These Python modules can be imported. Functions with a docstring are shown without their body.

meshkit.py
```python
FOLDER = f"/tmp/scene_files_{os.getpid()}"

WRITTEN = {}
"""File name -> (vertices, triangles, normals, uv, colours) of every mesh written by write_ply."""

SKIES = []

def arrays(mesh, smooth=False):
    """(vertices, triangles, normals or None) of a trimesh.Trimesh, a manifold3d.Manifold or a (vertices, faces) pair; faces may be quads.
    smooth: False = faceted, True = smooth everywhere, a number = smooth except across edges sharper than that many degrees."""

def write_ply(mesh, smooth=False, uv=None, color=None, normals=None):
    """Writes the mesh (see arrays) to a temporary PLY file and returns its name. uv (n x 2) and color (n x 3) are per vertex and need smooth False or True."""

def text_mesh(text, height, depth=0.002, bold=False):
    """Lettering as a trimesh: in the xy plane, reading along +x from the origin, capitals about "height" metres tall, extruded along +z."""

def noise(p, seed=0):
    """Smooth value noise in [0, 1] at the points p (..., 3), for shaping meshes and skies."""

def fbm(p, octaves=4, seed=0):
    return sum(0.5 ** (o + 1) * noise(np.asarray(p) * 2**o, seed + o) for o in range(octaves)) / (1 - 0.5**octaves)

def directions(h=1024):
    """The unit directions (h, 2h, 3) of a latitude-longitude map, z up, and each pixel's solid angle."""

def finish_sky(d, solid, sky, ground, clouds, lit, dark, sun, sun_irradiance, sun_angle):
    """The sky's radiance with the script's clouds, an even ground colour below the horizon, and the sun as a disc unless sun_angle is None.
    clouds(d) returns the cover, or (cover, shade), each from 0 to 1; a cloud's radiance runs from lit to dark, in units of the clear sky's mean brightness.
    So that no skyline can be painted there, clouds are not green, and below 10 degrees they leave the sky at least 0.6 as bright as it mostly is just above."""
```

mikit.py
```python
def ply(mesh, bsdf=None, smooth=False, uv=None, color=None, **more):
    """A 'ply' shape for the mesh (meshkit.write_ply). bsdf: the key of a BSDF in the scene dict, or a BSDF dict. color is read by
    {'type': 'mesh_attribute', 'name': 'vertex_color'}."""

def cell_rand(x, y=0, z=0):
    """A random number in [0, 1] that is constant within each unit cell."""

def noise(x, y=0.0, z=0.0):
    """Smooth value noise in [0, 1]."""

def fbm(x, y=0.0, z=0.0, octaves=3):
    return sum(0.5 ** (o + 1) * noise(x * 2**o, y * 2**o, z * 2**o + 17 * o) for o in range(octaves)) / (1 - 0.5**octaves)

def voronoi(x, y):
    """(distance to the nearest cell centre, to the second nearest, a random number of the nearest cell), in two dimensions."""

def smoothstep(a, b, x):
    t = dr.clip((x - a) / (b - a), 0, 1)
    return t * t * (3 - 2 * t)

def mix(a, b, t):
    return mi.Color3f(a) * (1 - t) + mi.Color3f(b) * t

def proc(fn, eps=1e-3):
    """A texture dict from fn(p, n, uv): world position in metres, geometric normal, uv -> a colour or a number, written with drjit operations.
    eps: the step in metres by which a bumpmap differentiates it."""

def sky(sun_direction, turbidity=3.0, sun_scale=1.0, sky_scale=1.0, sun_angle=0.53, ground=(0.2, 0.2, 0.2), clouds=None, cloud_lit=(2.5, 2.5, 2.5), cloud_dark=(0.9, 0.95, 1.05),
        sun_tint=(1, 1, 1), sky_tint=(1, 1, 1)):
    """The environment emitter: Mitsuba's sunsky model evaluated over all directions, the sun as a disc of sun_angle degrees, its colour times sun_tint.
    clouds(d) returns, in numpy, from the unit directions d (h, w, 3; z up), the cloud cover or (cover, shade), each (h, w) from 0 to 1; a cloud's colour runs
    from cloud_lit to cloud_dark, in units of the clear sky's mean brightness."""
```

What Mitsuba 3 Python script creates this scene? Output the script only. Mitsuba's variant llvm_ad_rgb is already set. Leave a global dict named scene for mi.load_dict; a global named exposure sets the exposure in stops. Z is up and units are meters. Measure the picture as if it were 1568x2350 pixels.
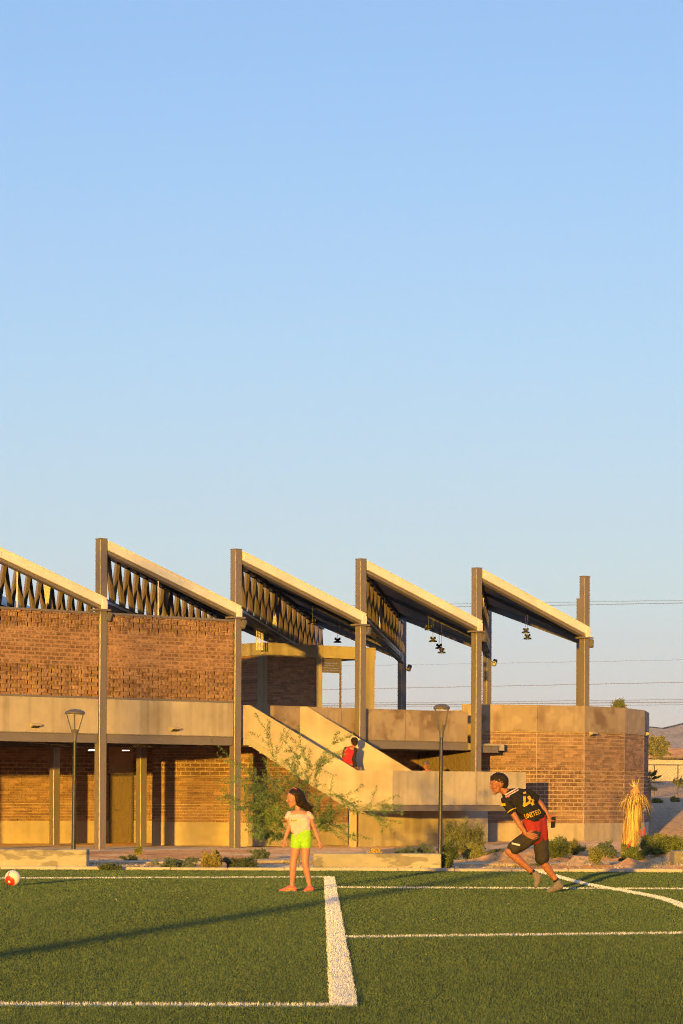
import math, random
import numpy as np, trimesh, manifold3d as m3, shapely.geometry as sg
import drjit as dr, mitsuba as mi, mikit, meshkit
from mikit import proc, ply, noise, fbm, voronoi, cell_rand, smoothstep, mix

# ------------------------------------------------------------------ camera, sky, exposure
EYE, F, ROLL, HOR, CX = 1.3, 6500.0, 0.0044, 1830.0, 784.0      # picture of 1568 x 2350, focal length in its pixels
SUN_AZ, SUN_EL = math.radians(12.0), math.radians(3.3)
S4 = mi.ScalarTransform4f
scene, labels = {}, {}
scene['camera'] = {'type': 'perspective', 'fov': 2*math.degrees(math.atan(784/F)), 'fov_axis': 'x', 'near_clip': 0.5, 'far_clip': 30000.0,
                   'principal_point_offset_y': (1175-HOR)/2350.0,
                   'to_world': S4().look_at(origin=[0, 0, EYE], target=[0, 10, EYE], up=[-ROLL, 0, 1])}
sun_dir = [-math.sin(SUN_AZ)*math.cos(SUN_EL), -math.cos(SUN_AZ)*math.cos(SUN_EL), math.sin(SUN_EL)]
def haze_band(d):
    """evening haze: pale pink along the horizon away from the sun, a broad warm glow on the sun's side"""
    z = np.clip(d[..., 2], 0, 1); w = np.clip(d[..., 0]*sun_dir[0]+d[..., 1]*sun_dir[1], 0, 1)**1.5
    glow = .85*w*np.exp(-z/.45); veil = meshkit.fbm(np.stack([d[..., 0]*4, d[..., 1]*4, d[..., 2]*26], -1), 4)
    pink = (.42*np.exp(-z/.09)*(.86+.28*veil)+.05*np.clip(veil-.45, 0, 1))*(1-w)
    return np.clip(glow+pink, 0, 1), glow/(glow+pink+1e-6)
scene['sky'] = mikit.sky(sun_dir, turbidity=3.0, sun_scale=1.22, sky_scale=1.06, sky_tint=(.69, 1.12, 2.17), sun_tint=(1.70, 2.48, 2.9), clouds=haze_band, cloud_lit=(1.76, .93, 2.0), cloud_dark=(3.0, 2.0, 1.1))
exposure = 3.3

# ------------------------------------------------------------------ helpers
def P(x, y, Y):
    """a point of the place: where the line through picture point (x, y) stands Y metres in front of the camera"""
    dx, dy = x-CX, HOR-y
    return np.array([(dx-ROLL*dy)/F*Y, Y, EYE+(dy+ROLL*dx)/F*Y])
def G(x, y, z=0.0):
    """a point on level ground of height z"""
    b = (HOR-y)+ROLL*(x-CX)
    return P(x, y, (z-EYE)*F/b)
def v3(*a): return np.array(a, float)
def unit(a): a = np.asarray(a, float); return a/np.linalg.norm(a)
UP = v3(0, 0, 1)
X1, Y1, DX, DY = -5.90, 69.26, 3.193, 2.763
U = unit([DX, DY, 0]); N = v3(-U[1], U[0], 0)           # along the facade, and into the building
TD = unit([.522, 7.34, 0]); PD = v3(TD[1], -TD[0], 0)   # along the trusses, and square to them
def A(s, n=0.0, z=0.0): return v3(X1+DX*s, Y1+DY*s, 0)+N*n+UP*z
used = {}
def key_of(k):
    n = used.get(k, -1)+1; used[k] = n
    return k if n == 0 else f'{k}_{n:03d}'
def thing(name, label=None, cat=None, group=None, kind=None):
    k = key_of(name); d = {}
    if label: d['label'] = label
    if cat: d['category'] = cat
    if group: d['group'] = group
    if kind: d['kind'] = kind
    if d: labels[k] = d
    return k
def add(name, mesh, mat, parent=None, label=None, cat=None, group=None, kind=None, smooth=False, **kw):
    if isinstance(mesh, list): mesh = trimesh.util.concatenate(mesh)
    k = thing((parent+'__' if parent else '')+name, label, cat, group, kind)
    scene[k] = ply(mesh, mat, smooth, **kw)
    return k
def put(name, shape, matrix, parent):
    k = thing(parent+'__'+name)
    scene[k] = {**shape, 'to_world': S4(matrix)}
    return k
def frame(x, y, z, o):
    m = np.eye(4); m[:3, 0], m[:3, 1], m[:3, 2], m[:3, 3] = x, y, z, o
    return m
def tm(v, f): return trimesh.Trimesh(np.asarray(v, float), np.asarray(f), process=False)
BOXF = np.array([[0,2,1],[0,3,2],[4,5,6],[4,6,7],[0,1,5],[0,5,4],[1,2,6],[1,6,5],[2,3,7],[2,7,6],[3,0,4],[3,4,7]])
def hexa(b, t): return tm(np.vstack([b, t]), BOXF)
def obox(o, a, b, c):
    """box with a corner at o and edges a, b, c (right-handed)"""
    o, a, b, c = map(np.asarray, (o, a, b, c))
    return hexa([o, o+a, o+a+b, o+b], [o+c, o+a+c, o+a+b+c, o+b+c])
def beam(p, q, w, h, up=UP, off=0.0):
    """box from p to q, w wide, h high, centred"""
    p, q = np.asarray(p, float), np.asarray(q, float); d = unit(q-p)
    s = unit(np.cross(d, up)); u = np.cross(s, d)
    return obox(p-s*w/2-u*h/2+u*off, s*w, q-p, u*h) if False else hexa([p-s*w/2-u*h/2, p+s*w/2-u*h/2, q+s*w/2-u*h/2, q-s*w/2-u*h/2], [p-s*w/2+u*h/2, p+s*w/2+u*h/2, q+s*w/2+u*h/2, q-s*w/2+u*h/2])
def tube(pts, r, n=8, cap=True):
    p = np.asarray(pts, float); r = np.broadcast_to(r, (len(p),)); t = np.gradient(p, axis=0)
    t /= np.linalg.norm(t, axis=1, keepdims=True)+1e-12
    a = np.cross(t, np.where(np.abs(t[:, 2:]) < .9, [[0, 0, 1.]], [[1., 0, 0]])); a /= np.linalg.norm(a, axis=1, keepdims=True)
    b = np.cross(t, a); g = np.arange(n)*2*np.pi/n
    v = (p[:, None]+r[:, None, None]*(np.cos(g)[None, :, None]*a[:, None]+np.sin(g)[None, :, None]*b[:, None])).reshape(-1, 3)
    f = []
    for i in range(len(p)-1):
        for j in range(n):
            k = (j+1) % n; f += [[i*n+j, i*n+k, (i+1)*n+k], [i*n+j, (i+1)*n+k, (i+1)*n+j]]
    if cap:
        f += [[0, j+1, j] for j in range(1, n-1)]; e = (len(p)-1)*n; f += [[e, e+j, e+j+1] for j in range(1, n-1)]
    return tm(v, f)
def prism(xy, z0, z1):
    m = trimesh.creation.extrude_polygon(sg.Polygon(xy), z1-z0, engine='earcut'); m.apply_translation([0, 0, z0]); return m
def bevel_box(size, r=.01):
    x, y, z = [s/2 for s in size]
    pts = [(sx*(x-(r if k != 0 else 0)), sy*(y-(r if k != 1 else 0)), sz*(z-(r if k != 2 else 0))) for sx in (-1, 1) for sy in (-1, 1) for sz in (-1, 1) for k in range(3)]
    return trimesh.convex.convex_hull(np.array(pts))
def sphere(c, r, n=2):
    m = trimesh.creation.icosphere(n, 1.0); m.apply_scale(r); m.apply_translation(c); return m
def lathe(prof, n=20):
    return trimesh.creation.revolve(np.array(prof, float), sections=n)
def moved(m, matrix): m = m.copy(); m.apply_transform(matrix); return m
rng = np.random.default_rng(7)

# ------------------------------------------------------------------ materials
def mat(name, fn, rough=.8, spec=.3, bump=None, bscale=.01, metallic=0.0, two=True, eps=2e-3):
    d = {'type': 'principled', 'base_color': proc(fn) if callable(fn) else {'type': 'rgb', 'value': list(fn)}, 'roughness': rough, 'specular': spec, 'metallic': metallic}
    if bump is not None: d = {'type': 'bumpmap', 'arbitrary': {**proc(bump, eps), 'scale': 1.0} if False else proc(bump, eps), 'scale': bscale, 'bsdf': d}
    scene['mat_'+name] = {'type': 'twosided', 'bsdf': d} if two else d
    return 'mat_'+name
def along(p): return p.x*float(U[0])+p.y*float(U[1])
def concrete_fn(base, stain, amount, seed):
    def fn(p, n, uv):
        a = along(p)+.3*p.y
        big = fbm(a*.9+seed, p.z*.9, seed, 4)
        streak = fbm(a*7+seed, p.z*.55, 3.3+seed, 3)
        fine = noise(a*8, p.z*9, p.y*3)
        pour = smoothstep(.45, .75, noise(a*.45+3*seed, p.z*1.6, seed))
        drip = smoothstep(.55, .9, noise(a*5+seed, p.z*.25, 7.7))*smoothstep(.3, .8, noise(a*.7, p.z*.3, 2.2))
        c = mix(base, stain, amount*smoothstep(.42, .78, .62*big+.38*streak))
        return c*(.92+.12*fine)*(.90+.15*pour)*(1-.22*drip)
    return fn
M_CONC = mat('concrete', concrete_fn((.465, .385, .28), (.30, .235, .165), .8, 1.7), .85, .2)
def old_fn(p, n, uv):
    t = p.x+.35*p.y; q = fbm(t*1.5, p.z*1.7, 5.2, 4); r = fbm(t*3.1+9, p.z*2.6, 2.0, 4); s = fbm(t*4.5, p.z*.7, 8.8, 3)
    c = mix((.30, .225, .16), (.17, .11, .07), .85*smoothstep(.48, .66, q)); c = mix(c, (.38, .29, .205), .7*smoothstep(.52, .72, r))
    return mix(c, (.20, .135, .09), .6*smoothstep(.56, .76, s))
M_OLDC = mat('stained_concrete', old_fn, .88, .2)
M_WLIT = mat('wall_light_case', (.36, .29, .20), .6, .3)
M_PLINTH = mat('plinth_concrete', concrete_fn((.46, .37, .26), (.32, .26, .19), .7, 9.4), .88, .2)
def block_fn(p, n, uv):
    blot = smoothstep(.50, .57, fbm(p.x*2.1, p.z*5.5, p.y*.3, 4))
    wash = fbm(p.x*.7+3, p.z*1.5, 6.1, 3)
    return mix((.38, .335, .24), (.22, .19, .14), .9*blot)*(.72+.38*wash)*(.9+.18*noise(p.x*9, p.z*12, p.y*9))
M_BLOCK = mat('block_render', block_fn, .85, .2)
def brick_fn(dark, lite, w, h, seed):
    def fn(p, n, uv):
        a = along(p)
        row = dr.floor(p.z/h)
        r = cell_rand(dr.floor(a/w+.5*row), row, seed)
        r2 = cell_rand(dr.floor(a/w+.5*row)+31, row, seed+2)
        c = mix(dark, lite, r)
        c = mix(c, (.20, .13, .09), .55*smoothstep(.82, .9, r2))
        zone = fbm(a*.8, p.z*1.1, seed, 3)
        return c*(.82+.36*zone)*(.9+.2*noise(a*9, p.z*9, p.y*3))
    return fn
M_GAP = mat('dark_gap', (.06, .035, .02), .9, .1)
M_LATB = mat('lattice_brick', brick_fn((.25, .14, .082), (.41, .245, .15), .29, .1, 1), .85, .2)
M_BRICK = mat('solid_brick', brick_fn((.185, .108, .070), (.33, .20, .132), .25, .075, 4), .88, .2)
M_TOWB = mat('tower_brick', brick_fn((.34, .175, .11), (.48, .27, .175), .25, .075, 9), .9, .2)
M_MORT = mat('mortar', lambda p, n, uv: mix((.35, .26, .18), (.42, .315, .22), fbm(p.x*6, p.z*6, p.y*6))*(.9+.2*noise(p.x*8, p.z*8, p.y*8)), .9, .1)
M_PMORT = mat('panel_mortar', lambda p, n, uv: mix((.31, .17, .10), (.38, .22, .14), fbm(p.x*6, p.z*6, p.y*6)), .9, .1)
def steel_fn(base):
    return lambda p, n, uv: mi.Color3f(base)*(.84+.28*fbm(p.x*2.2, p.z*.9, p.y*2.2))
M_STEEL = mat('painted_steel', steel_fn((.165, .135, .115)), .48, .5)
M_DARK = mat('dark_steel', steel_fn((.075, .065, .06)), .5, .5)
M_TRUSS = mat('truss_steel', steel_fn((.20, .155, .105)), .42, .5)
M_WELD = mat('weld_bead', lambda p, n, uv: mix((.42, .34, .23), (.24, .19, .13), noise(p.z*14, p.x*3)), .35, .6)
M_FASC = mat('cream_fascia', steel_fn((.66, .62, .55)), .45, .5)
M_DECK = mat('roof_deck', steel_fn((.085, .083, .085)), .5, .5)
M_ROOF = mat('roof_sheet', steel_fn((.48, .49, .50)), .45, .5)
M_BLACK = mat('black_metal', steel_fn((.028, .026, .025)), .45, .5)
M_LAMP = mat('lamp_head', steel_fn((.11, .095, .08)), .42, .5)
M_DOOR = mat('door_metal', steel_fn((.15, .11, .07)), .45, .5)
def dirt_fn(p, n, uv):
    a = fbm(p.x*.55, p.y*.28, 3.0, 4); b = noise(p.x*9, p.y*5); c = noise(p.x*13, p.y*4, 2.0)
    col = mix((.53, .345, .18), (.46, .24, .095), smoothstep(.42, .68, a))
    col = mix(col, (.56, .40, .23), .6*smoothstep(.55, .75, noise(p.x*.8+9, p.y*.3)))
    col = mix(col, (.48, .23, .08), .75*smoothstep(1.5, 4, p.x)*smoothstep(64, 58, p.y)*smoothstep(.35, .6, noise(p.x*1.1, p.y*.5, 4)))
    col = mix(col, (.36, .245, .15), smoothstep(82, 90, p.y))
    return col*(.72+.28*b+.26*c)
M_DIRT = mat('dirt', dirt_fn, .95, .1)
M_PATH = mat('path_concrete', lambda p, n, uv: mi.Color3f(.47, .37, .25)*(.8+.25*fbm(p.x*2, p.y*1.2)+.12*noise(p.x*10, p.y*4)), .9, .2)
M_KERB = mat('kerb', lambda p, n, uv: mi.Color3f(.50, .42, .34)*(.75+.3*fbm(p.x*3, p.y*3, p.z*5)), .9, .2)
# ------------------------------------------------------------------ ground
def ground_z(x, y):
    """the level of the ground: flat pitch, a little rise towards the building's right end, and the bank beyond it"""
    x, y = np.asarray(x, float), np.asarray(y, float)
    s = lambda a, b, v: (lambda t: t*t*(3-2*t))(np.clip((v-a)/(b-a), 0, 1))
    z = .10*s(0, 6, x)*s(55, 76, y)
    bumps = meshkit.fbm(np.stack([x*.9, y*.55, x*0+4.2], -1), 4); clods = meshkit.fbm(np.stack([x*3.1, y*1.6, x*0+1.1], -1), 3)
    soft = s(50.2, 51.2, y)*(1-s(62, 66, y)*s(-2, -4, x))*s(120, 90, y)
    wild = s(1.5, 4, x)*s(70, 62, y)
    z = z+soft*(bumps-.5)*(.07+.16*wild)+soft*np.maximum(clods-.45, 0)*(.05+.26*wild)
    for cx, cy, sx, sy, hh in ((3.3, 56, .9, .8, .17), (4.4, 54.2, .5, .6, .10), (6.6, 56.4, .8, .8, .16), (7.4, 55.6, .9, .7, .14), (5.6, 53.6, .7, .7, .09), (2.9, 54.8, .35, .5, .10)):
        z = z+hh*np.exp(-((x-cx)/sx)**2-((y-cy)/sy)**2)*(.5+clods)
    bank = np.interp(y, [85.2, 86.6, 96.5, 99.5, 118, 130, 180, 400, 900], [0, .03, .86, .95, 1.15, 1.35, 2.5, 4, 4])*np.maximum(s(8.5, 9.4, x), s(105, 125, y))
    z = z+bank
    return z
def grid_sheet(xs, ys, zf):
    X, Y = np.meshgrid(xs, ys); Z = zf(X, Y)
    v = np.stack([X, Y, Z], -1).reshape(-1, 3); w = len(xs)
    i, j = np.meshgrid(np.arange(len(ys)-1), np.arange(w-1), indexing='ij'); q = (i*w+j).ravel()
    return tm(v, np.vstack([np.stack([q, q+1, q+w+1], 1), np.stack([q, q+w+1, q+w], 1)]))
PITCH_END = 49.75
xs = np.unique(np.concatenate([[-6000, -2500, -1000, -400, -150, -60, -30], np.arange(-16, 22, .16), [24, 30, 40, 60, 90, 150, 400, 1000, 2500, 6000]]))
ys = np.unique(np.concatenate([[50.02], np.arange(50.1, 70, .14), np.arange(70, 125, .4), [130, 140, 160, 200, 260, 340, 450, 700, 1200, 2500, 6000, 12000]]))
add('ground', grid_sheet(xs, ys, lambda X, Y: ground_z(X, Y)-.004), M_DIRT, kind='structure', smooth=True)
near = np.array([[-6000, -400], [6000, -400], [6000, 50.03], [-6000, 50.03]], float)
# a gravelly strip and a kerb along the pitch
def strip(name, y0, y1, z0, z1, m, x0=-40, x1=40, lab=None):
    return add(name, obox([x0, y0, z0], [x1-x0, 0, 0], [0, y1-y0, 0], [0, 0, z1-z0]), m, kind='structure')
for k in range(40):
    x0 = -20+k*1.0
    m = bevel_box((.992, .14, .16), .012); m.apply_translation([x0+.5, 49.87+.006*math.sin(k*2.3), -.02+.006*math.sin(k*5.1)])
    add('kerb_stone', m, M_KERB, parent='pitch_kerb')
labels['pitch_kerb'] = {'kind': 'structure'}
# the curving path in front of the porch
def ribbon(pts, w, z0, z1):
    p = np.asarray(pts, float); t = np.gradient(p, axis=0); t /= np.linalg.norm(t, axis=1, keepdims=True); n = np.stack([-t[:, 1], t[:, 0]], 1)
    l, r = p+n*w/2, p-n*w/2
    return prism(np.vstack([r, l[::-1]]), z0, z1)
add('path', ribbon([[-9, 54.6], [-6, 54.9], [-3.6, 55.8], [-1.2, 57.6], [.4, 60.5], [1.6, 64]], 1.3, -.1, .03), M_PATH, kind='structure')
add('forecourt', prism([A(-3)[:2]-N[:2]*1.1, A(1.25)[:2]-N[:2]*1.1, A(1.25)[:2]+N[:2]*3, A(-3)[:2]+N[:2]*11], -.3, .0), M_PATH, kind='structure')
add('side_path', ribbon([[2.2, 54.2], [3.4, 54.6], [5.2, 55.6], [7.5, 57.4]], .9, -.1, .05), M_PATH, kind='structure')

# ------------------------------------------------------------------ the pavilion
B = thing('pavilion', 'long brick pavilion with a sawtooth roof of open steel trusses on tall steel columns', 'building')
ZB0, ZB1, ZC1, ZP1 = 2.606, 2.834, 3.68, 5.80          # beam, concrete band, brick panel
ZTOP, ZHI, ZLO = 7.593, 7.51, 6.106
SPAN = {-1: 34, 0: 34, 1: 32, 2: 28, 3: 22, 4: 14.7, 5: 7.34}   # by axis number 0..5 (front column i stands at A(i-1))
def column(p, z0, z1, side, parent, name='column', d1=U, d2=N, weld=True):
    c = add(name, obox(v3(p[0], p[1], z0)-d1*side/2-d2*side/2, d1*side, d2*side, UP*(z1-z0)), M_STEEL, parent)
    if weld:
        q = v3(p[0], p[1], 0)-d1*side/2-d2*side/2-(d1+d2)*.001
        pts = [q+UP*z for z in np.arange(z0, z1, .07)]
        w = tube(pts, np.where(np.arange(len(pts))*.07 > (z1-z0)*.76, .006, .008+.005*rng.random(len(pts))), 5)
        add('weld_seam', w, M_WELD, c)
    add('cap_plate', obox(v3(p[0], p[1], z1)-d1*(side/2+.01)-d2*(side/2+.01), d1*(side+.02), d2*(side+.02), UP*.015), M_STEEL, c)
    return c
for i in range(-1, 6):
    column(A(i-1), 0 if i < 4 else .0, ZTOP, .205, B)
# bracket shelf under each low roof end
for i in range(0, 5):
    p = A(i)
    add('bracket_plate', obox(p-U*.26-N*.2+UP*5.83, U*.42, N*.3, UP*.045), M_STEEL, B)
# back columns
back = {}
for i in (2, 3, 4, 5):
    q = A(i-1)+TD*SPAN[i]; back[i] = q
    if i >= 3: column(q, 0, ZTOP-.12, .205, B, 'rear_column')
# roofs: each bay i runs from axis i (high) to axis i+1 (low)
def roof(i):
    f0, f1 = A(i-1)+U*.13-N*.07, A(i)+U*.03-N*.12; h0 = A(i-1)+U*.0+N*.02
    L0, L1 = SPAN[i]-3.4, SPAN[i+1]-3.1
    k = add('roof', [], M_ROOF, B) if False else thing(B+'__roof')
    th = .23
    a0, a1 = f0+UP*ZHI, f1+UP*ZLO
    b0, b1 = f0+TD*L0+UP*ZHI, f1+TD*L1+UP*ZLO
    dz = UP*.07
    c0, d0 = h0+UP*ZHI+TD*.12, h0+TD*L0+UP*ZHI
    add('sheet', hexa([a0-dz, a1-dz, b1-dz, d0-dz], [a0, a1, b1, d0]), M_ROOF, k)
    add('deck', hexa([c0-UP*.12, a1-UP*.12+N*.1, b1-UP*.12-N*.03, d0-UP*.12-N*.03], [c0-UP*.075, a1-UP*.075+N*.1, b1-UP*.075-N*.03, d0-UP*.075-N*.03]), M_DECK, k)
    n_p = max(2, int(min(L0, L1)/5.5))
    for j in range(1, n_p+1):
        s = j/(n_p+.0)
        p, q = a0+(b0-a0)*s-UP*.19, a1+(b1-a1)*s-UP*.19
        add('rafter', beam(p, q, .08, .15), M_DARK, k)
    d = unit(b1-b0)
    add('rear_beam', beam(d0-UP*.175+d*.1, b1-UP*.175, .12, .17), M_STEEL, k)
    # front fascia: a C of cream sheet, with its turned-down end
    e = -N*.012
    d = unit(a1-a0); up = unit(np.cross(np.cross(d, UP), d)); up = UP
    add('fascia', hexa([a0-UP*.19-N*.06, a1-UP*.19-N*.06, a1-UP*.19, a0-UP*.19],
                       [a0+UP*.02-N*.06, a1+UP*.02-N*.06, a1+UP*.02, a0+UP*.02]), M_FASC, k)
    add('fascia_lip', hexa([a0-UP*.28-N*.02, a1-UP*.28-N*.02, a1-UP*.28+N*.16, a0-UP*.28+N*.16], [a0-UP*.192-N*.02, a1-UP*.192-N*.02, a1-UP*.192+N*.16, a0-UP*.192+N*.16]), M_STEEL, k)
    add('drip_edge', hexa([a0+UP*.02-N*.085, a1+UP*.02-N*.085, a1+UP*.02+N*.1, a0+UP*.02+N*.1], [a0+UP*.04-N*.085, a1+UP*.04-N*.085, a1+UP*.04+N*.1, a0+UP*.04+N*.1]), M_FASC, k)
    add('gutter_end', hexa([a1-U*.13-UP*.23-N*.075, a1+U*.02-UP*.23-N*.075, a1+U*.02-UP*.23+N*.15, a1-U*.13-UP*.23+N*.15], [a1-U*.13+UP*.03-N*.075, a1+U*.022-UP*.03-N*.075, a1+U*.022-UP*.03+N*.15, a1-U*.13+UP*.03+N*.15]), M_FASC, k)
    add('gutter', beam(a1-U*.05-UP*.17+TD*.2, b1-U*.05-UP*.12, .14, .12), M_DARK, k)
    return k
for i in range(-1, 5): roof(i)
# trusses under the high edges
def truss(i):
    L = SPAN[i]; p0 = A(i-1)+TD*.14; k = thing(B+'__truss')
    zt, zb = 7.31, 6.02
    add('top_chord', beam(p0+UP*zt, p0+TD*L+UP*zt, .16, .16), M_DARK, k)
    add('bottom_chord', beam(p0+UP*zb, p0+TD*L+UP*zb, .16, .26), M_DARK, k)
    n = int(round(L/1.72)); h = L/n/2
    for j in range(2*n):
        a = p0+TD*(j*h)+UP*(zb+.1 if j % 2 == 0 else zt-.05); b = p0+TD*((j+1)*h)+UP*(zt-.05 if j % 2 == 0 else zb+.1)
        add('diagonal', beam(a, b, .105, .105, up=unit(TD+PD*.75)), M_TRUSS, k)
    add('post', obox(p0+TD*(L*.36)-PD*.09+UP*zb, PD*.18, TD*.18, UP*(zt-zb)), M_TRUSS, k)
    add('sag_rod', tube([A(i-1)+U*1.75+UP*(ZHI-.85), A(i-1)+U*1.75+UP*ZP1], .018, 6), M_FASC, k) if i in (0, 1) else None
    return k
for i in range(0, 6 if False else 5): truss(i)
k = thing(B+'__truss'); p0 = A(4)+TD*.14
add('bottom_chord', beam(p0+UP*6.0, p0+TD*7.0+UP*6.0, .16, .26), M_DARK, k)
add('post', obox(A(4)-U*.13+UP*5.9-N*.05, U*.07, N*.07, UP*1.25), M_STEEL, k)

# floor beam, concrete band and lattice brick panel of the two left bays
def perforated():
    """a unit brick lying 0..1 along x, 0..1 deep (front at y=0), 0..1 high, with two rows of pits in its face"""
    cs = np.array([0, .07, .18, .255, .365, .44, .56, .635, .745, .82, .93, 1.0]); hx = {1, 3, 5, 7, 9}
    rs = np.array([0, .14, .44, .56, .86, 1.0]); hz = {1, 3}
    v, f = [], []
    def quad(a, b, c, d): n = len(v); v.extend([a, b, c, d]); f.extend([[n, n+1, n+2], [n, n+2, n+3]])
    D = .45
    for i in range(11):
        for j in range(5):
            x0, x1, z0, z1 = cs[i], cs[i+1], rs[j], rs[j+1]
            if i in hx and j in hz:
                quad((x0,0,z0),(x1,0,z0),(x1,D,z0),(x0,D,z0)); quad((x0,0,z1),(x0,D,z1),(x1,D,z1),(x1,0,z1))
                quad((x0,0,z0),(x0,D,z0),(x0,D,z1),(x0,0,z1)); quad((x1,0,z0),(x1,0,z1),(x1,D,z1),(x1,D,z0))
                quad((x0,D,z0),(x1,D,z0),(x1,D,z1),(x0,D,z1))
            else: quad((x0,0,z0),(x1,0,z0),(x1,0,z1),(x0,0,z1))
    quad((0,0,0),(0,0,1),(0,1,1),(0,1,0)); quad((1,0,0),(1,1,0),(1,1,1),(1,0,1)); quad((0,0,1),(1,0,1),(1,1,1),(0,1,1)); quad((0,0,0),(0,1,0),(1,1,0),(1,0,0))
    return tm(v, f)
PERF = {m: ply(perforated(), m) for m in (M_LATB, M_BRICK)}
SOLID = {m: ply(obox([0,0,0],[1,0,0],[0,1,0],[0,0,1]), m) for m in (M_LATB, M_BRICK, M_TOWB)}
def lay(holder, runs, limit=300, joints=None, jmat=M_MORT):
    """runs: (origin, direction, inward, length, rows); rows: (z, height, pitch, joint, depth, kind, material). The nearest bricks are entries, the rest one mesh."""
    out, jm = [], []
    for o, d, inn, L, rows in runs:
        for r, (z, h, pitch, joint, depth, perf, m, shift) in enumerate(rows):
            x = -shift*pitch; js = joints(z, perf) if joints else None
            if js:
                jm.append(obox(o+inn*.006+UP*(z-js), d*L, inn*.08, UP*js))
                for q in np.arange(-shift*pitch+pitch-joint, L, pitch):
                    if q > 0 and q+joint < L: jm.append(obox(o+d*q+inn*.007+UP*z, d*joint, inn*.08, UP*h))
            while x < L-.02:
                x0, x1 = max(x, 0), min(x+pitch-joint, L); x += pitch
                if x1-x0 < .03: continue
                jit = rng.normal(0, .0022)
                mt = frame(d*(x1-x0), inn*depth, UP*h, o+d*x0+UP*(z+rng.normal(0, .0012))+inn*jit)
                c = mt[:3, 3]; pix = (c[0]/c[1]*F+CX)
                out.append((0 if -8 < pix < 1576 else 1, np.linalg.norm(c)*(1+.02*rng.random()), perf, m, mt))
    if jm: add('mortar_joints', jm, jmat, holder, kind='stuff')
    out.sort(key=lambda t: (t[0], t[1]))
    for _, _, perf, m, mt in out[:limit]: put('brick', (PERF if perf else SOLID)[m], mt, holder)
    rest = {}
    for _, _, perf, m, mt in out[limit:]: rest.setdefault(m, []).append(moved(UNITP if perf else UNITS, mt))
    for m, ms in rest.items(): add('bricks', ms, m, holder, kind='stuff')
UNITP, UNITS = perforated(), obox([0,0,0],[1,0,0],[0,1,0],[0,0,1])
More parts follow.
